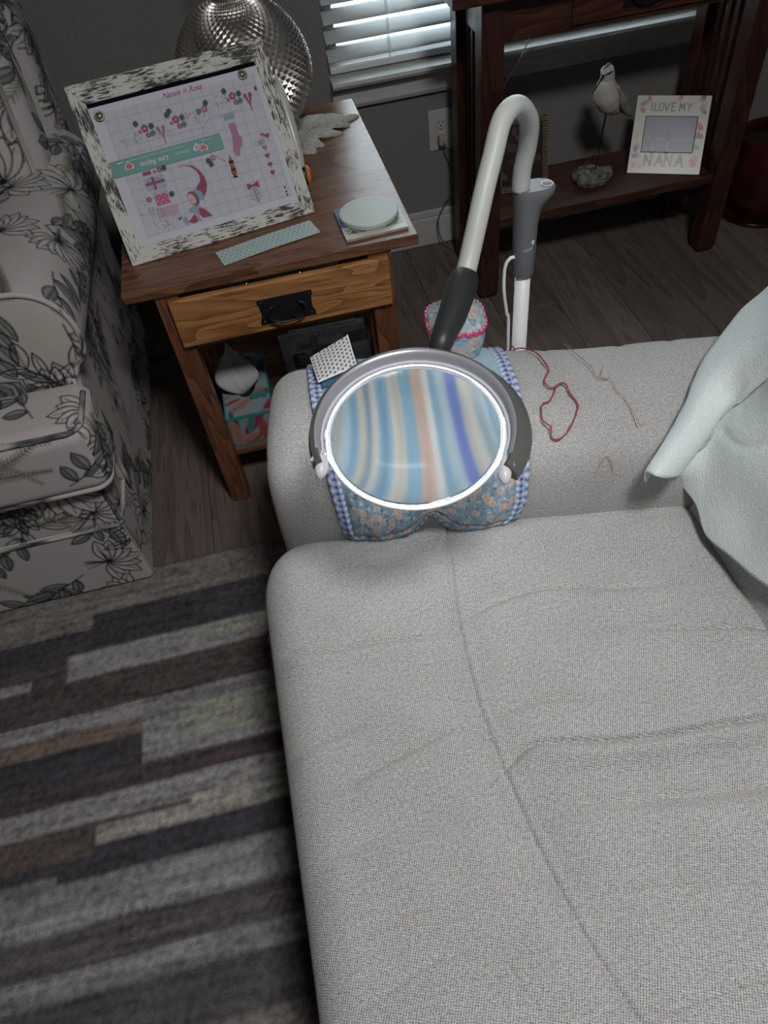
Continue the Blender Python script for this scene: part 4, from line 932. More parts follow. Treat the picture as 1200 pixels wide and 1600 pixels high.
def heartG(cx, cy, r, fl_=-1, z0=.0008, z1=.0012): return prism([(cx + r * 16 * math.sin(t) ** 3 / 17, cy + fl_ * r * (13 * math.cos(t) - 5 * math.cos(2 * t) - 2 * math.cos(3 * t) - math.cos(4 * t)) / 17) for t in np.linspace(0, 2 * PI, 36, endpoint=False)][::fl_], z0, z1)
for hx, hy, c in ((.060, .169, (.42, .02, .035)), (.203, .1665, (.42, .02, .035)), (.192, .1695, (.42, .27, .40))):
    o = mk('heart_sticker', heartG(hx, hy, .0088), M['print_white'], st_)
    mk('heart_sticker', heartG(hx, hy, .0068, -1, .0012, .0016), mat('heart_paint', c, .5), st_)
def mag(px, py, lb):
    g = thing('round_magnet', lb, 'magnet'); onframe(g, (px, py, -.0062))
    mk('metal_rim', lathe([(.0088, 0), (.0092, .002), (.0080, .0036), (.0072, .003)], 28), speck('antique_metal', (.22, .21, .18), .35, 300, .2, .0002, .9), g, smooth=True)
    mk('glass_dome', lathe([(.0074, .0028), (.0070, .0040), (.0055, .0054), (.003, .0063), (.0005, .0066)], 28), speck('pearly_dome', (.30, .30, .25), .12, 200, .4, .0002, .4), g, smooth=True)
mag(.041, .2605, 'small round silver magnet at the top left corner of the chart'); mag(.3180, .268, 'small round silver magnet at the top right corner of the chart')
nu_ = thing('nutcracker_minder', 'tiny red and gold nutcracker needle minder pinned on the chart', 'needle minder'); onframe(nu_, (.2445, .122, -.0062), math.radians(-2))
for nm, P, c in (('pointed_hat', [(-.0005, .020), (.0005, .020), (.004, .009), (-.004, .009)], (.30, .26, .17)), ('hat_band', [(-.0045, .005), (.0045, .005), (.0045, .010), (-.0045, .010)], (.17, .02, .02)), ('face', [(-.0042, -.004), (.0042, -.004), (.0042, .005), (-.0042, .005)], (.42, .19, .15)),
                 ('coat', [(-.0047, -.009), (.0047, -.009), (.0045, -.004), (-.0045, -.004)], (.20, .03, .02)), ('gold_belt', [(-.0052, -.013), (.0052, -.013), (.0052, -.009), (-.0052, -.009)], (.38, .22, .09)), ('skirt', [(-.0015, -.018), (.0015, -.018), (.005, -.013), (-.005, -.013)], (.33, .15, .07)), ('foot', [(-.0045, -.0205), (.0045, -.0205), (.0045, -.0185), (-.0045, -.0185)], (.03, .03, .04))):
    mk(nm, prism(P[::1], 0, .0022), mat('enamel_' + nm, tuple(q_ * .7 for q_ in c), .7, 0, .1), nu_, bevel=.0004)

# ------------------------------------------------------------------ things on the end table
# silver lamp
lp_ = thing('table_lamp', 'hammered silver round table lamp standing behind the framed chart', 'table lamp', (.024, 1.778, TT))
nph, nrw = 88, 48; V, F = [], []
for j in range(nrw + 1):
    f = j / nrw; a = -PI / 2 * .80 + f * PI * .90
    r0 = .141 * math.cos(a) ** .92 if math.cos(a) > 0 else 0; z0 = .150 + .128 * math.sin(a) + (.012 * max(0, math.sin(a)) ** 3)
    for k in range(nph):
        ph = 2 * PI * k / nph; b = .0060 * (1 if (k + j) % 2 == 0 else 0) * min(1, r0 / .06)
        V.append(((r0 + b * math.cos(a)) * math.cos(ph), (r0 + b * math.cos(a)) * math.sin(ph), z0 + b * math.sin(a)))
for j in range(nrw):
    for k in range(nph):
        a_, b_, c_, d_ = j * nph + k, j * nph + (k + 1) % nph, (j + 1) * nph + (k + 1) % nph, (j + 1) * nph + k
        if (k + j) % 2 == 0: F += [(a_, b_, d_), (b_, c_, d_)]
        else: F += [(a_, b_, c_), (a_, c_, d_)]
mk('hammered_body', (V, F), M['chrome'], lp_)
mk('foot', lathe([(.075, 0), (.078, .006), (.070, .014), (.052, .020), (.045, .032)], 40), M['satin'], lp_, smooth=True)
mk('neck', lathe([(.052, .270), (.040, .276), (.034, .284), (.036, .305), (.041, .335), (.043, .37), (.030, .39), (.012, .40), (.008, .41), (.008, .66)], 40), M['satin'], lp_, smooth=True)
mk('lamp_shade', lathe([(.175, .64), (.175, .642), (.120, .86), (.118, .86), (.1725, .642), (.1725, .64)], 48, False), speck('linen_shade', (.5, .47, .42), .9, 300), lp_, smooth=True)
mk('pull_chain', tube([(-.086, -.035, .66), (-.0865, -.036, .328)], .0009, 6), M['chrome'], lp_); mk('chain_bead', shift(lathe([(.0012, -.006), (.0045, -.004), (.0060, 0), (.0045, .004), (.0012, .006)], 12), (-.0865, -.036, .318)), M['chrome'], lp_)
# carved leaf ornament
lf = thing('leaf_ornament', 'cream carved acanthus leaf ornament lying on the table behind the frame', 'ornament', (.14, 1.79, TT))
lf.rotation_euler = (0, 0, math.radians(12))
M['cream'] = speck('cream_resin', (.44, .43, .385), .75, 120, .14, .0006)
def leafG(L, Wd, lift, ruff, n=14, m=8):
    s, t = np.meshgrid(np.linspace(0, 1, n), np.linspace(-1, 1, m * 2 + 1), indexing='ij')
    wv = Wd * np.sin(PI * np.clip(s, 0, 1) ** .8) ** .7 * (1 + .22 * np.sin(s * 22)) + .001
    X, Y = s * L, t * wv; Z = lift * np.sin(s * PI) + ruff * np.cos(t * 9) * np.sin(PI * s) - .006 * t ** 2 + .004
    V, F = grid(X, Y, Z)[:2]; V2 = V.copy(); V2[:, 2] = V[:, 2] - .0028
    return join((V, F), (V2, F[:, ::-1]))
for (x, y, a, L, Wd, li) in ((-.03, 0, 3, .155, .022, .008), (-.035, .02, 22, .105, .020, .010), (-.035, -.02, -22, .105, .020, .010), (.02, .012, 14, .075, .015, .012), (.02, -.012, -14, .075, .015, .012), (-.04, .045, 48, .070, .019, .008), (-.04, -.045, -48, .065, .019, .008),
                           (-.05, .075, 80, .040, .016, .005), (-.045, -.075, -62, .045, .018, .005), (-.02, 0, 0, .06, .012, .017), (.0, .0, 8, .05, .009, .016), (-.05, .03, 150, .06, .02, .006), (-.05, -.03, -150, .06, .02, .006), (.075, 0, 2, .055, .009, .006)):
    mk('carved_leaf', xf(leafG(L, Wd, li, .0012), Matrix.Translation((x, y, 0)) @ Matrix.Rotation(math.radians(a), 4, 'Z')), M['cream'], lf, smooth=True)
# dotted tool case standing beside the frame
def ftoW(p): return Matrix.Translation(FB) @ fm @ Vector(p)
ca, cb_ = np.array(ftoW((.381, .085, -.030))), np.array(ftoW((.384, .262, -.030)))
tc_ = thing('dotted_tool_case', 'slim dotted white case with black and orange tip behind the framed chart', 'tool case', tuple(ca)); 
ax = cb_ - ca; cc = Canvas(.10, .24, .001, (.43, .43, .40)); r = random.Random(5)
for k in range(46): cc.ell(r.uniform(.01, .09), r.uniform(.085, .15), r.uniform(.0008, .0022), r.uniform(.0008, .0022), r.choice([(.16, .04, .05), (.06, .05, .12), (.45, .18, .05), (.05, .05, .06)]))
nn = 60; Ft = catmull([(.004,), (.008,), (.010,), (.0115,), (.012,), (.0118,), (.011,), (.010,), (.007,), (.0015,)], 6); rad = np.interp(np.linspace(0, 1, nn), np.linspace(0, 1, len(Ft)), [q_[0] for q_ in Ft])
Vt, Ftt = tube([ax * (.0 + f) for f in np.linspace(0, 1, nn)], list(rad), 24)
cA = np.array([(k % 24 / 24 * .10, (k // 24) / nn * .22) for k in range(len(Vt))]); ct = cc.at(cA[:, 0], cA[:, 1]); 
mk('case_body', (Vt, Ftt), M['gloss'], tc_, smooth=True, col=ct)
mk('black_tip', tube([ax * -.16, ax * -.12, ax * -.05, ax * .02], [.003, .008, .0105, .008], 16), M['black'], tc_, smooth=True)
mk('orange_band', tube([ax * -.16 + (.004, -.004, .001), ax * -.11 + (.006, -.004, .003), ax * -.03 + (.008, -.003, .003), ax * .03 + (.005, -.002, .002)], [.001, .0055, .0065, .004], 12), mat('orange_plastic', (.50, .13, .02), .4), tc_, smooth=True)
# pale strip with a hexagon line print
hx = Canvas(.1985, .055, .0008, (.60, .64, .61)); R0 = .0062
for j in range(10):
    for i_ in range(30):
        cx_, cy_ = i_ * R0 * 1.732 + (j % 2) * R0 * .866, j * R0 * 1.5
        for q_ in range(3): a = PI / 2 + q_ * 2 * PI / 3; hx.line([(cx_, cy_), (cx_ + R0 * math.cos(a), cy_ + R0 * math.sin(a))], .0011, (.08, .24, .26))
        for q_ in range(6): a = PI / 2 + q_ * PI / 3; hx.line([(cx_ + R0 * math.cos(a), cy_ + R0 * math.sin(a)), (cx_ + R0 * math.cos(a + PI / 3), cy_ + R0 * math.sin(a + PI / 3))], .0010, (.12, .29, .31))
hs = hx.sheet('hexagon_strip', M['paper'], None, .0008, lambda x, y: .0006 + .0012 * np.sin(x * 16) ** 2, (-.098, 1.286, TT + .0006), (0, 0, math.atan2(.048, .191)))
tag(hs, 'pale fabric strip with teal hexagon print lying on the table front', 'fabric strip')
# square picture coaster, round marble coaster on it
cs = Canvas(.122, .122, .0009, (.50, .49, .43)); r = random.Random(8)
cs.rect(0, .122, .095, .122, (.13, .19, .34)); cs.rect(.0, .02, .045, .122, (.10, .15, .30)); cs.rect(0.02, .122, .03, .10, (.30, .31, .26)); cs.rect(.08, .122, .06, .12, (.33, .37, .36))
for k in range(260): x = r.uniform(.006, .116); cs.ell(x, .018 + .05 * r.random() ** 2, r.uniform(.001, .004), r.uniform(.001, .003), r.choice([(.05, .10, .05), (.10, .17, .08), (.18, .22, .12), (.04, .06, .05)]), r.random() * 3)
for k in range(40): cs.ell(r.uniform(.003, .118), r.uniform(.05, .118), .0012, .0012, r.choice([(.03, .05, .10), (.3, .12, .1)]))
sc_ = thing('square_coaster', 'square picture coaster with green garden print under the round coaster', 'coaster', (.1945, 1.340, TT)); sc_.rotation_euler = (0, 0, .035)
mk('tile_body', box(-.061, .061, -.061, .061, .0003, .0060), speck('coaster_edge', (.36, .33, .28), .6), sc_, bevel=.001)
cs.sheet('picture_print', M['gloss'], sc_, .0009, lambda x, y: 0 * x + .0063, None, None, -.061, -.061)
mb_ = mat('white_marble', (.5, .52, .49), .4); t = NT(mb_); v = t.coord(); n1 = t.noise(v, 26, 4, .6, 1.2)
t.col(t.ramp(n1, [(.60, (.47, .52, .48)), (.68, (.38, .42, .39)), (.72, (.22, .25, .24)), (.75, (.45, .49, .46))]))
o = mk('round_coaster', lathe([(.0555, 0), (.0575, .0015), (.0578, .008), (.0562, .0095), (.0005, .0096)], 64), mb_, None, (.1945, 1.350, TT + .0066)); tag(o, 'round white marble coaster sitting on the square picture coaster', 'coaster')
o.data.polygons.foreach_set('use_smooth', [True] * len(o.data.polygons)); o.modifiers.new('e', 'EDGE_SPLIT').split_angle = .6

# ------------------------------------------------------------------ tissue box and magazines on the lower shelf
SH = .1365
tb = thing('tissue_box', 'leaf patterned teal tissue box with a tissue pulled out on the lower shelf', 'tissue box', (-.142, 1.425, SH))
tcv = Canvas(.8, .4, .0014, (.22, .28, .30)); r = random.Random(12)
for k in range(330):
    x, y = r.uniform(0, .8), r.uniform(0, .4); a = r.uniform(0, PI); c = r.choice([(.42, .11, .09), (.05, .17, .18), (.48, .24, .20), (.05, .09, .11), (.36, .04, .13), (.30, .42, .42), (.09, .27, .28)])
    c = tuple(q_ * .7 for q_ in c); L = r.uniform(.02, .045); tcv.ell(x, y, L, L * .30, c, a)  # leaf colours darkened to carry the shade under the drawer
    tcv.line([(x - L * math.cos(a), y - L * math.sin(a)), (x + L * math.cos(a), y + L * math.sin(a))], .0012, tuple(q_ * .5 for q_ in c))
    for q_ in range(6):
        f = -.8 + q_ * .28; tcv.line([(x + f * L * math.cos(a), y + f * L * math.sin(a)), (x + f * L * math.cos(a) + L * .22 * math.cos(a + 1), y + f * L * math.sin(a) + L * .22 * math.sin(a + 1))], .0008, tuple(q_2 * .6 for q_2 in c))
bw, bd, bh = .112, .235, .088
def pface(o0, e1, e2, L1, L2, u0, v0):
    n1, n2 = int(L1 / .0022), int(L2 / .0022); s, t = np.meshgrid(np.linspace(0, L1, n1), np.linspace(0, L2, n2), indexing='ij')
    o0, e1, e2 = map(np.array, (o0, e1, e2)); P = o0 + s[..., None] * e1 + t[..., None] * e2; G = grid(P[..., 0], P[..., 1], P[..., 2])
    C = tcv.at((s + u0).ravel(), (t + v0).ravel()); rim = (np.minimum(t, L2 - t).ravel() < .006) | (np.minimum(s, L1 - s).ravel() < .003); C[rim] = (.04, .20, .21); return G, C
h1, h2 = bw / 2, bd / 2
fs = [pface((-h1, -h2, 0), (1, 0, 0), (0, 0, 1), bw, bh, 0, 0), pface((h1, -h2, 0), (0, 1, 0), (0, 0, 1), bd, bh, .12, 0), pface((h1, h2, 0), (-1, 0, 0), (0, 0, 1), bw, bh, .36, 0), pface((-h1, h2, 0), (0, -1, 0), (0, 0, 1), bd, bh, .5, .1), pface((-h1, -h2, bh), (1, 0, 0), (0, 1, 0), bw, bd, .1, .12), pface((-h1, -h2, 0.0004), (0, 1, 0), (1, 0, 0), bd, bw, .1, .12)]
mk('printed_carton', join(*[f[0] for f in fs]), M['print'], tb, col=np.concatenate([f[1] for f in fs]))
mk('slot_opening', shift(xf(fan_disc((0, 0, 0), .032), Matrix.Diagonal((.8, 1.6, 1, 1))), (0, 0, bh + .0006)), M['black'], tb)
M['tissue'] = speck('tissue_paper', (.46, .45, .47), .9, 200, .05, .0008)
s, t = np.meshgrid(np.linspace(0, 1, 50), np.linspace(0, 2 * PI, 60), indexing='ij')
rad = .006 + .032 * np.sin(np.clip(s * 1.35, 0, 1) * PI * .9) ** 1.2 + .007 * (s < .8) * s; rad *= 1 + .28 * np.sin(2 * t + 2 * s) + .12 * np.sin(5 * t + 6 * s)
rad = np.where(s > .8, rad * (1 - s) / .2, rad)
mk('tissue', grid(-.004 - .012 * s + rad * np.cos(t) * .95, -.03 + .050 * s ** 1.5 + rad * np.sin(t) * (.75 - .45 * s), bh - .004 + .108 * s ** 1.1 + .010 * np.sin(t * 2) * s), M['tissue'], tb, smooth=True)
def magazine(name, lb, x, y, z, rz, w_, h_, th_, seed, title):
    g = thing(name, lb, 'magazine', (x, y, z), rz, 'magazines on the lower shelf')
    mk('pages', box(-w_ / 2, w_ / 2, -h_ / 2, h_ / 2, .0002, th_), speck('page_edges', (.30, .29, .28), .8, 300), g, bevel=.001)
    c = Canvas(w_, h_, .0018, (.30, .30, .32)); r = random.Random(seed)
    for k in range(16): c.rect(*(lambda a, b: (a, a + r.uniform(.02, .07), b, b + r.uniform(.02, .06)))(r.uniform(0, w_), r.uniform(0, h_ * .7)), r.choice([(.04, .04, .05), (.20, .19, .2), (.09, .10, .12), (.28, .27, .27)]))
    c.rect(0, w_, h_ - .022, h_, (.52, .51, .52))
    for k in range(24): c.rect(.008 + k * .0075, .013 + k * .0075 - r.uniform(0, .003), h_ - .015, h_ - .009, (.06, .06, .07))
    c.sheet('printed_cover', M['paper'], g, .0018, lambda a, b: 0 * a + th_ + .0006, None, None, -w_ / 2, -h_ / 2)
    if title: text(title, .038, mat('title_pink', (.22, .09, .14), .6), g, (.0, h_ / 2 - .045, th_ + .0010), (0, 0, 0), 0, .0001)
magazine('magazine', 'grey covered magazine lying at the bottom of the stack on the lower shelf', .068, 1.555, SH, .04, .215, .275, .012, 3, '')
magazine('magazine', 'magazine with a large pink title lying on top of the stack on the lower shelf', .082, 1.545, SH + .0135, -.05, .205, .27, .010, 4, 'Heart')

# ------------------------------------------------------------------ floral armchair
fl_c = Canvas(1.2, 1.2, .0021, (.48, .445, .435)); INK = (.018, .018, .026)
r = random.Random(23)
blot = np.random.RandomState(3).rand(8, 8, 3)
def lo(x, y, a, L, Wd, dark=0, fill=None):
    """a leaf or petal: outline, vein and shading strokes"""
    ca_, sa = math.cos(a), math.sin(a)
    def T(s_, t_): return (x + s_ * L * ca_ - t_ * Wd * sa, y + s_ * L * sa + t_ * Wd * ca_)
    A = [T(s_, math.sin(PI * s_) ** .8 * (1 + .1 * s_)) for s_ in np.linspace(0, 1, 9)]; B = [T(s_, -math.sin(PI * s_) ** .8) for s_ in np.linspace(0, 1, 9)]
    if fill: fl_c.poly(A + B[::-1], fill, .85, True)
    if dark:
        for k in range(1, 12): s_ = k / 12; fl_c.line([T(s_ - .08, 0), T(s_ + .04, math.sin(PI * s_) ** .8 * .9)], .0022, INK, .6, True); 
    fl_c.line(A, .0030, INK, 1, True); fl_c.line(B, .0030, INK, 1, True); fl_c.line([T(0, 0), T(.85, .05)], .0022, INK, .95, True)
def sprg(x, y, a, L, fill, dark):
    P = [(x, y)]; aa = a
    for k in range(8): aa += r.uniform(-.12, .16); P.append((P[-1][0] + L / 8 * math.cos(aa), P[-1][1] + L / 8 * math.sin(aa)))
    fl_c.line(P, .0030, INK, 1, True)
    for k in range(1, 9):
        s_ = 1 if k % 2 else -1; lo(P[k][0], P[k][1], aa + s_ * r.uniform(.5, .9), r.uniform(.045, .07), r.uniform(.009, .014), dark, fill)
def fern(x, y, a, L, c):
    for k in range(16):
        f = k / 16; px, py = x + f * L * math.cos(a), y + f * L * math.sin(a); l = .020 * (1 - f * .7)
        for s_ in (-1, 1): fl_c.line([(px, py), (px + l * math.cos(a + s_ * .85), py + l * math.sin(a + s_ * .85))], [.0038, .0018], c, .95, True)
    fl_c.line([(x, y), (x + L * math.cos(a), y + L * math.sin(a))], .0014, c, 1, True)
def flower(x, y, R, a0):
    for k in range(9):
        a = a0 + (k - 4) * .40; L = R * r.uniform(.8, 1.1); lo(x, y, a, L, R * .21, 0, (.54, .515, .50))
        for q_ in range(4): fl_c.line([(x, y), (x + L * (.35 + .1 * q_) * math.cos(a + (q_ - 1.5) * .08), y + L * (.35 + .1 * q_) * math.sin(a + (q_ - 1.5) * .08))], [.0036, .0014], INK, .9, True)
    for k in range(5): a = a0 + PI + r.uniform(-.5, .5); fl_c.line([(x, y), (x + R * .7 * math.cos(a), y + R * .7 * math.sin(a))], [.004, .0022], INK, .9, True)
for k in range(20):        # broad soft washes of print colour
    fl_c.ell(r.uniform(0, 1.2), r.uniform(0, 1.2), r.uniform(.04, .09), r.uniform(.03, .06), r.choice([(.47, .47, .40), (.55, .48, .45), (.48, .47, .47)]), r.random() * 3, .55, True)
n_ = 9
for i in range(n_):
    for j in range(n_):
        x, y = (i + r.uniform(.15, .85)) * 1.2 / n_, (j + r.uniform(.15, .85)) * 1.2 / n_; q_ = (i * 3 + j * 5) % 5
        if q_ == 0: flower(x, y, r.uniform(.075, .11), r.uniform(0, 6.3))
        elif q_ == 1: sprg(x, y, r.uniform(0, 6.3), r.uniform(.14, .2), (.20, .22, .22), 1)
        elif q_ == 2: sprg(x, y, r.uniform(0, 6.3), r.uniform(.14, .2), None, 0); fern(x + .03, y, r.uniform(0, 6.3), .13, (.15, .165, .10))
        elif q_ == 3:
            for z_ in range(3): fern(x, y, r.uniform(0, 6.3), r.uniform(.11, .16), r.choice([(.16, .17, .105), (.20, .205, .13), (.09, .10, .08)]))
        else: flower(x, y, .07, r.uniform(0, 6.3)); sprg(x + .04, y + .03, r.uniform(0, 6.3), .13, (.27, .28, .27), 1)
ac = thing('floral_armchair', 'armchair in pale black and sage floral upholstery at the left edge', 'armchair', (-.82, 1.5, 0)); AO = np.array([-.82, 1.5, 0])
def fpart(name, G, uo=(0, 0)):
    V = np.array(G[0], float); U = np.array(G[2], float) + np.array(uo)
    V = V - AO
    o = mk(name, (V, G[1], U), M['floral'], ac, smooth=True, col=fl_c.at(U[:, 0], U[:, 1], True)); return o
def fbox(x0, x1, y0, y1, z0, z1, rd, puff=0, uo=(0, 0)):
    G = rbox(x1 - x0, y1 - y0, z1 - z0, rd, m=.1, puff=puff); return shift(G, ((x0 + x1) / 2, (y0 + y1) / 2, (z0 + z1) / 2))
fpart('skirt_base', fbox(-1.22, -.436, 1.076, 2.0, .0115, .212, .012), (.1, .2))
fpart('deck_rail', fbox(-1.21, -.441, 1.086, 1.5, .205, .345, .012), (.4, .5))
fpart('seat_cushion', fbox(-1.20, -.405, 1.055, 1.215, .335, .492, .030, .006), (.7, .35))
fpart('seat_deck', fbox(-1.20, -.60, 1.19, 1.80, .335, .488, .030, .004), (.3, .9))
# rolled arm: section swept from the front panel to the back
ar = [(-.425, .20), (-.424, .40), (-.418, .485), (-.407, .525), (-.386, .545), (-.377, .580), (-.381, .625), (-.400, .660), (-.430, .682), (-.470, .690), (-.520, .686), (-.560, .668), (-.590, .635), (-.604, .59), (-.608, .54), (-.610, .47)]
ap = np.array([(p[0], p[1]) for p in catmull(ar, 14)]); al = np.concatenate([[0], np.cumsum(seglen(ap))])
ys = np.concatenate([1.212 - .012 * np.cos(np.linspace(0, PI / 2, 5)), np.linspace(1.22, 1.95, 330)])
ins_ = np.where(ys < 1.212, .010 * (1 - np.sqrt(np.clip(1 - ((1.212 - ys) / .012) ** 2, 0, 1))), 0)
cen = np.array([-.50, .50]); Yg, Kg = np.meshgrid(ys, np.arange(len(ap)), indexing='ij'); I2 = np.repeat(ins_[:, None], len(ap), 1)
dirx, dirz = ap[:, 0] - cen[0], ap[:, 1] - cen[1]; dn = np.hypot(dirx, dirz)
sagz = -.02 * np.clip((Yg - 1.25) / .6, 0, 1) * (ap[:, 1][None] > .55)
fpart('rolled_arm', grid(ap[:, 0][None] - I2 * (dirx / dn)[None], Yg, ap[:, 1][None] - I2 * (dirz / dn)[None] + sagz, Yg, np.repeat(al[None], len(ys), 0)), (.25, .1))
# front scroll panel
ap0 = ap; ap = np.vstack([ap, [(-.610, .40), (-.610, .30), (-.58, .24), (-.50, .22), (-.44, .21), ap[0]]]); q_, k_ = np.meshgrid(np.linspace(0, 1, 110), np.arange(len(ap)), indexing='ij'); cf = np.array([-.495, .53])
Xp = cf[0] + (ap[:, 0][None] - cf[0]) * q_ * .955; Zp = cf[1] + (ap[:, 1][None] - cf[1]) * q_ * .955; Yp = 1.2005 - .006 * (1 - q_ ** 4)
fpart('arm_front_panel', grid(Xp, Yp, Zp, Xp, Zp), (.95, .62)); ap = ap0
def welt(name, pts, rd=.0052, uo=(0, 0)):
    P = [np.array(p) for p in pts]; V, F = tube(P, rd, 10); L = np.concatenate([[0], np.cumsum([np.linalg.norm(P[k + 1] - P[k]) for k in range(len(P) - 1)])])
    U = [(L[min(k // 10, len(L) - 1)] * 1.3 + uo[0], (k % 10) * .003 + uo[1]) for k in range(len(V))]; fpart(name, (V, F, U))
welt('welt', [(x_, 1.201, z_) for x_, z_ in ap[::3]], .0050, (.3, .3))
def cwelt(z, x1, yf_, rr_, yb=1.5): return [(-1.2 + k * .02, yf_, z) for k in range(int((x1 - rr_ + 1.2) / .02))] + [(x1 - rr_ + rr_ * math.sin(a), yf_ + rr_ - rr_ * math.cos(a), z) for a in np.linspace(0, PI / 2, 9)] + [(x1, yf_ + rr_ + k * .02, z) for k in range(1, max(2, int((yb - yf_ - rr_) / .02)))]
welt('welt', cwelt(.487, -.410, 1.060, .03, 1.21), .0054, (.1, .7)); welt('welt', cwelt(.341, -.410, 1.060, .03, 1.21), .0054, (.5, .2)); welt('welt', cwelt(.212, -.436, 1.076, .012, 1.98), .0046, (.2, .1))
welt('welt', [(-.4405, 1.087, z_) for z_ in np.linspace(.213, .335, 12)], .0042, (.5, .5)); welt('welt', [(-.426, 1.202, z_) for z_ in np.linspace(.213, .50, 16)], .0046, (.2, .6))
# back and loose cushions
bkb = rbox(.80, .17, .62, .035, m=.1, puff=.01); bkG = xf(bkb, Matrix.Translation((-.835, 1.985, .625)) @ Matrix.Rotation(math.radians(-9), 4, 'X')); fpart('back', bkG, (.15, .75))
bc = rbox(.66, .16, .34, .055, m=.1, puff=.022); fpart('back_cushion', xf(bc, Matrix.Translation((-.785, 1.80, .765)) @ Matrix.Rotation(math.radians(-14), 4, 'X')), (.45, .15))
Mx = Matrix.Translation((-.785, 1.80, .765)) @ Matrix.Rotation(math.radians(-14), 4, 'X')
wl = [Mx @ Vector((a, -.070, b)) for a, b in rrect(-.322, .322, -.162, .162, .05, 10)]; wl.append(wl[0]); welt('welt', [tuple(p) for p in wl], .0052, (.6, .4))
for (fx, fy_) in ((-1.15, 1.15), (-.50, 1.15), (-1.15, 1.93), (-.50, 1.93)): mk('foot', box(-.02, .02, -.02, .02, .0005 if fy_ > 1.2 else .0105, .012 if fy_ < 1.2 else .012), M['darkz'], ac, (fx + .82, fy_ - 1.5, 0))

# ------------------------------------------------------------------ dark console table under the window
cx0, cx1, cyf, cyb = .500, 1.425, 1.815, 2.150
ct_ = thing('console_table', 'dark brown mission style console table with slatted ends under the window', 'console table', (.95, 1.98, 0)); CL = (.95, 1.98, 0)
def C_(name, b, m, parent=None, bevel=.002):
    c = ((b[0] + b[1]) / 2, (b[2] + b[3]) / 2, (b[4] + b[5]) / 2); h = ((b[1] - b[0]) / 2, (b[3] - b[2]) / 2, (b[5] - b[4]) / 2)
    return mk(name, box(-h[0], h[0], -h[1], h[1], -h[2], h[2]), m, parent or ct_, (c[0] - CL[0], c[1] - CL[1], c[2] - CL[2]), bevel=bevel)
C_('tabletop', (cx0, cx1, cyf, cyb, .790, .818), M['darkx'], bevel=.003)
LW = .056
for a in (.578, 1.276):
    for b_y in (1.852, 2.072):
        h = LW / 2; V = [(-h * .62, -h * .62, -.395), (h * .62, -h * .62, -.395), (h * .62, h * .62, -.395), (-h * .62, h * .62, -.395)] + [(sx * h, sy * h, z_) for z_ in (-.375, .394) for sx, sy in ((-1, -1), (1, -1), (1, 1), (-1, 1))]
        F = [(3, 2, 1, 0), (8, 9, 10, 11)] + [(j * 4 + k, j * 4 + (k + 1) % 4, (j + 1) * 4 + (k + 1) % 4, (j + 1) * 4 + k) for j in range(2) for k in range(4)]
        mk('leg', (V, F), M['darkz'], ct_, (a + h - CL[0], b_y + h - CL[1], .3955), bevel=.003)
C_('front_apron', (.634, 1.276, 1.866, 1.886, .690, .790), M['darkx']); C_('back_apron', (.634, 1.276, 2.095, 2.115, .690, .790), M['darkx'])
for xs in (.596, 1.294): C_('side_apron', (xs, xs + .02, 1.908, 2.072, .690, .790), M['darky']); C_('side_rail', (xs, xs + .02, 1.908, 2.072, .225, .255), M['darky'])
for xs in (.606, 1.304):
    for k in range(4): y = 1.932 + k * .0385; C_('side_slat', (xs - .006, xs + .006, y - .008, y + .008, .255, .690), M['darkz'], bevel=.001)
C_('lower_shelf', (.634, 1.276, 1.862, 2.112, .226, .248), M['darkx'])
cdw = C_('drawer', (.80, 1.155, 1.857, 1.868, .702, .786), M['darkx'], bevel=.003)
mk('handle_plate', xf(prism(hp, 0, .002), Matrix.Rotation(PI / 2, 4, 'X')), M['black'], cdw, (.0, -.0056, .004), bevel=.0006)
mk('handle', tube([(x_, y_ - .0076, z_ + .004) for x_, y_, z_ in catmull(bail, 5)], .0026, 8), M['black'], cdw, smooth=True)
# shorebird statue
SZ = .2483
bd_ = thing('shorebird_statue', 'white shorebird statue on thin wire legs on the console shelf', 'statue', (.958, 1.975, SZ))
M['birdw'] = speck('bird_white', (.52, .50, .46), .7, 60, .06, .0004); M['birdg'] = speck('bird_grey', (.22, .23, .22), .75, 90, .15, .0004)
rock = speck('carved_stone', (.20, .19, .165), .85, 55, .35, .004)
n1_, n2_ = 40, 18; V, F = [], []; rr3 = random.Random(2)
for j in range(n2_):
    f = j / (n2_ - 1)
    for k in range(n1_):
        a = 2 * PI * k / n1_; w_ = (1 + .10 * math.sin(3 * a + 1) + .06 * math.sin(7 * a) + rr3.uniform(-.03, .03)); p_ = (.90 + .14 * math.sin(PI * min(f * 1.3, 1))) if f < .75 else max(0, (1 - f) / .25) ** .7 * 1.0
        V.append((.052 * w_ * p_ * math.cos(a), .036 * w_ * p_ * math.sin(a), .034 * min(1, f / .75) + .003 * math.sin(5 * a) * (f > .3) + rr3.uniform(-.0012, .0012) * (f > .1)))
F = [(j * n1_ + k, j * n1_ + (k + 1) % n1_, (j + 1) * n1_ + (k + 1) % n1_, (j + 1) * n1_ + k) for j in range(n2_ - 1) for k in range(n1_)] + [tuple(range(n1_))[::-1]]
mk('rock_base', (V, F), rock, bd_, (-.012, -.012, .001), (0, 0, -.25))
B = lambda x, y, z: np.array([x, y, z])
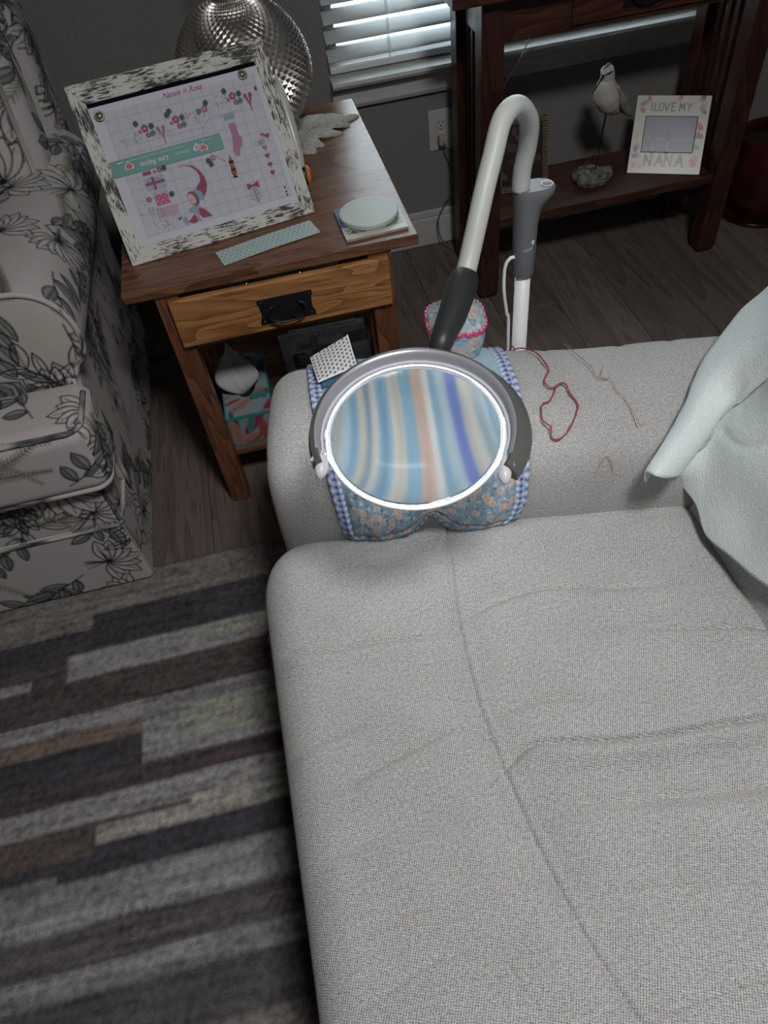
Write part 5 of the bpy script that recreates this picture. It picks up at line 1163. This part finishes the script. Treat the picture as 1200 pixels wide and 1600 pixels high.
# body: tail to breast to head, one surface
sp = [B(.082, .035, .168), B(.066, .028, .176), B(.046, .018, .190), B(.026, .010, .210), B(.012, .004, .232), B(.006, 0, .254), B(.006, 0, .272), B(.004, -.002, .286), B(.000, -.004, .297), B(-.003, -.006, .305)]
sr = [.003, .011, .024, .0345, .036, .028, .019, .0185, .0175, .008]
SPc = catmull(sp, 6); SRc = np.interp(np.linspace(0, 1, len(SPc)), np.linspace(0, 1, len(sr)), sr)
mk('body', tube(SPc, list(SRc), 24), M['birdw'], bd_, smooth=True)
for sd in (-1, 1):
    wp = [B(.030, 0, .250), B(.046, 0, .225), B(.062, 0, .200), B(.078, 0, .178), B(.088, 0, .165)]; o3 = B(-.012, .016, 0) if sd > 0 else B(-.004, -.020, 0)
    mk('wing', tube([p + o3 * (1 - .6 * k / 24) + B(.002, 0, 0) for k, p in enumerate(catmull(wp, 6))], list(np.interp(np.linspace(0, 1, 25), [0, .3, .7, 1], [.004, .015, .012, .002])), 14), M['birdg'], bd_, smooth=True)
mk('beak', tube([B(-.012, -.012, .287), B(-.026, -.018, .272), B(-.044, -.024, .250)], [.0042, .0022, .0008], 8), M['black'], bd_, smooth=True)
mk('eye_stripe', tube([B(-.011, -.019, .291), B(.0, -.0215, .294), B(.010, -.019, .297)], [.001, .0028, .001], 8), M['black'], bd_, smooth=True)
mk('crown_patch', tube([B(-.014, -.010, .303), B(-.002, -.012, .3125), B(.010, -.004, .310)], [.001, .0045, .001], 8), M['birdg'], bd_, smooth=True)
mk('leg', tube([B(.020, .004, .185), B(.012, .0, .13), B(.010, 0, .095), B(.004, -.004, .036)], .0016, 6), M['black'], bd_)
mk('leg', tube([B(.010, -.006, .185), B(.008, -.006, .14), B(.010, -.006, .098), B(-.004, -.008, .084), B(-.024, -.012, .064), B(-.042, -.014, .060)], .0016, 6), M['black'], bd_)
mk('toes', join(*[tube([B(-.036, -.013, .060), B(-.046 - dx, -.016 - dy, .054), B(-.054 - dx * 1.4, -.018 - dy, .046)], .0012, 5) for dx, dy in ((.0, .0), (-.010, .006), (.006, -.006))], *[tube([B(.004, -.004, .037), B(.004 + dx, -.004 + dy, .036)], .0016, 5) for dx, dy in ((-.026, -.014), (-.012, -.024), (-.028, .004))]), M['black'], bd_)
# I LOVE MY NANA frame
nf = thing('nana_photo_frame', 'white photo frame with coloured handprints lettered I LOVE MY NANA on the console shelf', 'photo frame', (1.062, 1.972, SZ + .001))
nf.rotation_euler = (Matrix.Rotation(math.radians(-27), 4, 'Z') @ Matrix.Rotation(math.radians(90 - 36), 4, 'X')).to_euler()
nW, nH = .200, .205; nc = Canvas(nW, nH, .0011, (.46, .44, .38))
nc.rect(.030, .172, .056, .152, (.10, .115, .175)); nc.rect(.030, .172, .094, .152, (.125, .135, .195)); nc.rect(.030, .172, .088, .094, (.17, .185, .24))  # photo area painted with a bluish-grey reflection behind the faint figures
for (x, y, s_) in ((.060, .070, 1), (.100, .072, 1.15)):
    nc.ell(x, y, .010 * s_, .018 * s_, (.075, .085, .135)); nc.ell(x, y + .026 * s_, .008 * s_, .009 * s_, (.07, .08, .12)); nc.ell(x, y + .002, .006, .013, (.17, .17, .23))
    nc.line([(x - .009, y + .036 * s_), (x + .009, y + .037 * s_)], .002, (.05, .055, .09))
for ch_, x, c in zip('ILOVEMY', (.036, .050, .062, .077, .096, .118, .138), ((.10, .18, .34), (.09, .13, .10), (.42, .40, .22), (.07, .05, .12), (.08, .13, .12), (.08, .06, .11), (.34, .10, .13))): write(nc, ch_, x, .166, .0195, tuple(q_ * .35 for q_ in c), .0032)
for ch_, x, c in zip('NANA', (.044, .074, .100, .130), ((.33, .05, .06), (.06, .20, .38), (.46, .38, .05), (.05, .15, .10))): write(nc, ch_, x, .020, .029, tuple(q_ * .35 for q_ in c), .0052)
def hand(x, y, s_, a, c):
    nc.ell(x, y, .0065 * s_, .0065 * s_, c)
    for k in range(5):
        b = a + (k - 2) * .38; l = (.013, .017, .018, .016, .012)[k] * s_; nc.line([(x + .004 * math.cos(b), y + .004 * math.sin(b)), (x + l * math.cos(b), y + l * math.sin(b))], .0028 * s_, c)
for h_ in ((.178, .026, 1.3, 1.6, (.42, .05, .04)), (.014, .018, .9, 1.2, (.36, .12, .16)), (.034, .014, .7, 2, (.40, .20, .22)), (.014, .062, 1.0, 1.5, (.05, .035, .10)), (.012, .046, .9, .2, (.05, .04, .10)), (.012, .095, .8, 1.5, (.40, .36, .10)), (.022, .165, .8, 2.4, (.30, .07, .10)), (.016, .182, .8, .6, (.12, .15, .28)), (.184, .122, 1.1, 2.6, (.32, .03, .07)), (.186, .100, 1.1, 2.8, (.06, .035, .12)), (.178, .172, .9, 1, (.40, .14, .17)), (.188, .162, .7, 2.5, (.06, .05, .08)), (.034, .199, .8, 4.6, (.36, .08, .06)), (.120, .202, .7, 4, (.33, .08, .06)), (.180, .205, .9, 4.4, (.05, .05, .07)), (.184, .070, .9, 2.9, (.07, .20, .12))): hand(*h_)
mk('frame_body', box(0, nW, 0, nH, -.014, -.0040), speck('frame_edge', (.4, .38, .34), .4), nf, bevel=.002)
nc.sheet('painted_face', M['gloss'], nf, .0011, lambda x, y: -.0002 - .002 * ((x > .0305) & (x < .1715) & (y > .0565) & (y < .1515)))
mk('frame_stand', xf(box(.08, .12, -.16, 0, -.003, 0), Matrix.Translation((0, .165, -.014)) @ Matrix.Rotation(math.radians(52), 4, 'X')), M['black'], nf)
# ribbed photo frame behind the lamp pole
pf = thing('ribbed_photo_frame', 'small photo frame with ribbed gold border behind the lamp pole on the console shelf', 'photo frame', (.672, 2.000, SZ + .001))
pf.rotation_euler = (Matrix.Rotation(math.radians(-8), 4, 'Z') @ Matrix.Rotation(math.radians(90 - 15), 4, 'X')).to_euler()
pW, pH = .150, .195; pcv = Canvas(pW - .028, pH - .028, .0014, (.03, .022, .022)); r = random.Random(6)
for k in range(30): pcv.ell(r.uniform(0, .12), r.uniform(0, .16), r.uniform(.005, .015), r.uniform(.004, .012), r.choice([(.05, .03, .03), (.09, .04, .05), (.02, .03, .02), (.11, .07, .06)]), r.random() * 3)
mk('frame_back', box(.004, pW - .004, .004, pH - .004, -.012, -.004), M['black'], pf)
pcv.sheet('photo_print', M['gloss'], pf, .0014, lambda x, y: 0 * x - .003, None, None, .014, .014)
M['gold'] = speck('dull_gold', (.20, .17, .10), .5, 90, .2, .0004, .3)
ribs = []
for k in range(30): y = .003 + k * .0065; ribs += [box(0, .016, y, y + .0045, -.008, .002), box(pW - .016, pW, y, y + .0045, -.008, .002)]
for k in range(18): x = .017 + k * .0065; ribs += [box(x, x + .0045, 0, .016, -.008, .002), box(x, x + .0045, pH - .016, pH, -.008, .002)]
tag(mk('ribbed_border', join(*ribs), M['gold'], pf), kind='stuff')
mk('frame_stand', xf(box(.055, .095, -.15, 0, -.003, 0), Matrix.Translation((0, .15, -.012)) @ Matrix.Rotation(math.radians(28), 4, 'X')), M['black'], pf)
# red pot on the floor to the right
pt = thing('red_pot', 'dark red glazed pot on the floor right of the console table', 'pot', (1.575, 2.03, 0))
M['redglaze'] = speck('red_glaze', (.055, .007, .011), .22, 12, .35, .001)
mk('pot_body', lathe([(.080, .0005), (.088, .008), (.112, .07), (.125, .14), (.122, .20), (.108, .232), (.112, .246), (.104, .250), (.097, .236), (.108, .20), (.10, .05), (.002, .04)], 48, False), M['redglaze'], pt, smooth=True)
mk('saucer', lathe([(.10, .0005), (.125, .004), (.128, .014), (.122, .014), (.098, .006), (.081, .005)], 48, False), M['redglaze'], pt, smooth=True)
mk('soil', fan_disc((0, 0, .205), .105), speck('potting_soil', (.02, .016, .014), .95, 200, .3, .004), pt)
# ------------------------------------------------------------------ ceiling lamp that lights the room
cl = thing('ceiling_lamp', 'round white ceiling lamp above the sofa', 'ceiling lamp', (.34, -.12, ZC))
mk('lamp_canopy', lathe([(.19, -.0), (.19, -.03), (.18, -.04)], 48), M['white_pl'], cl, smooth=False)
bpy.context.view_layer.update()
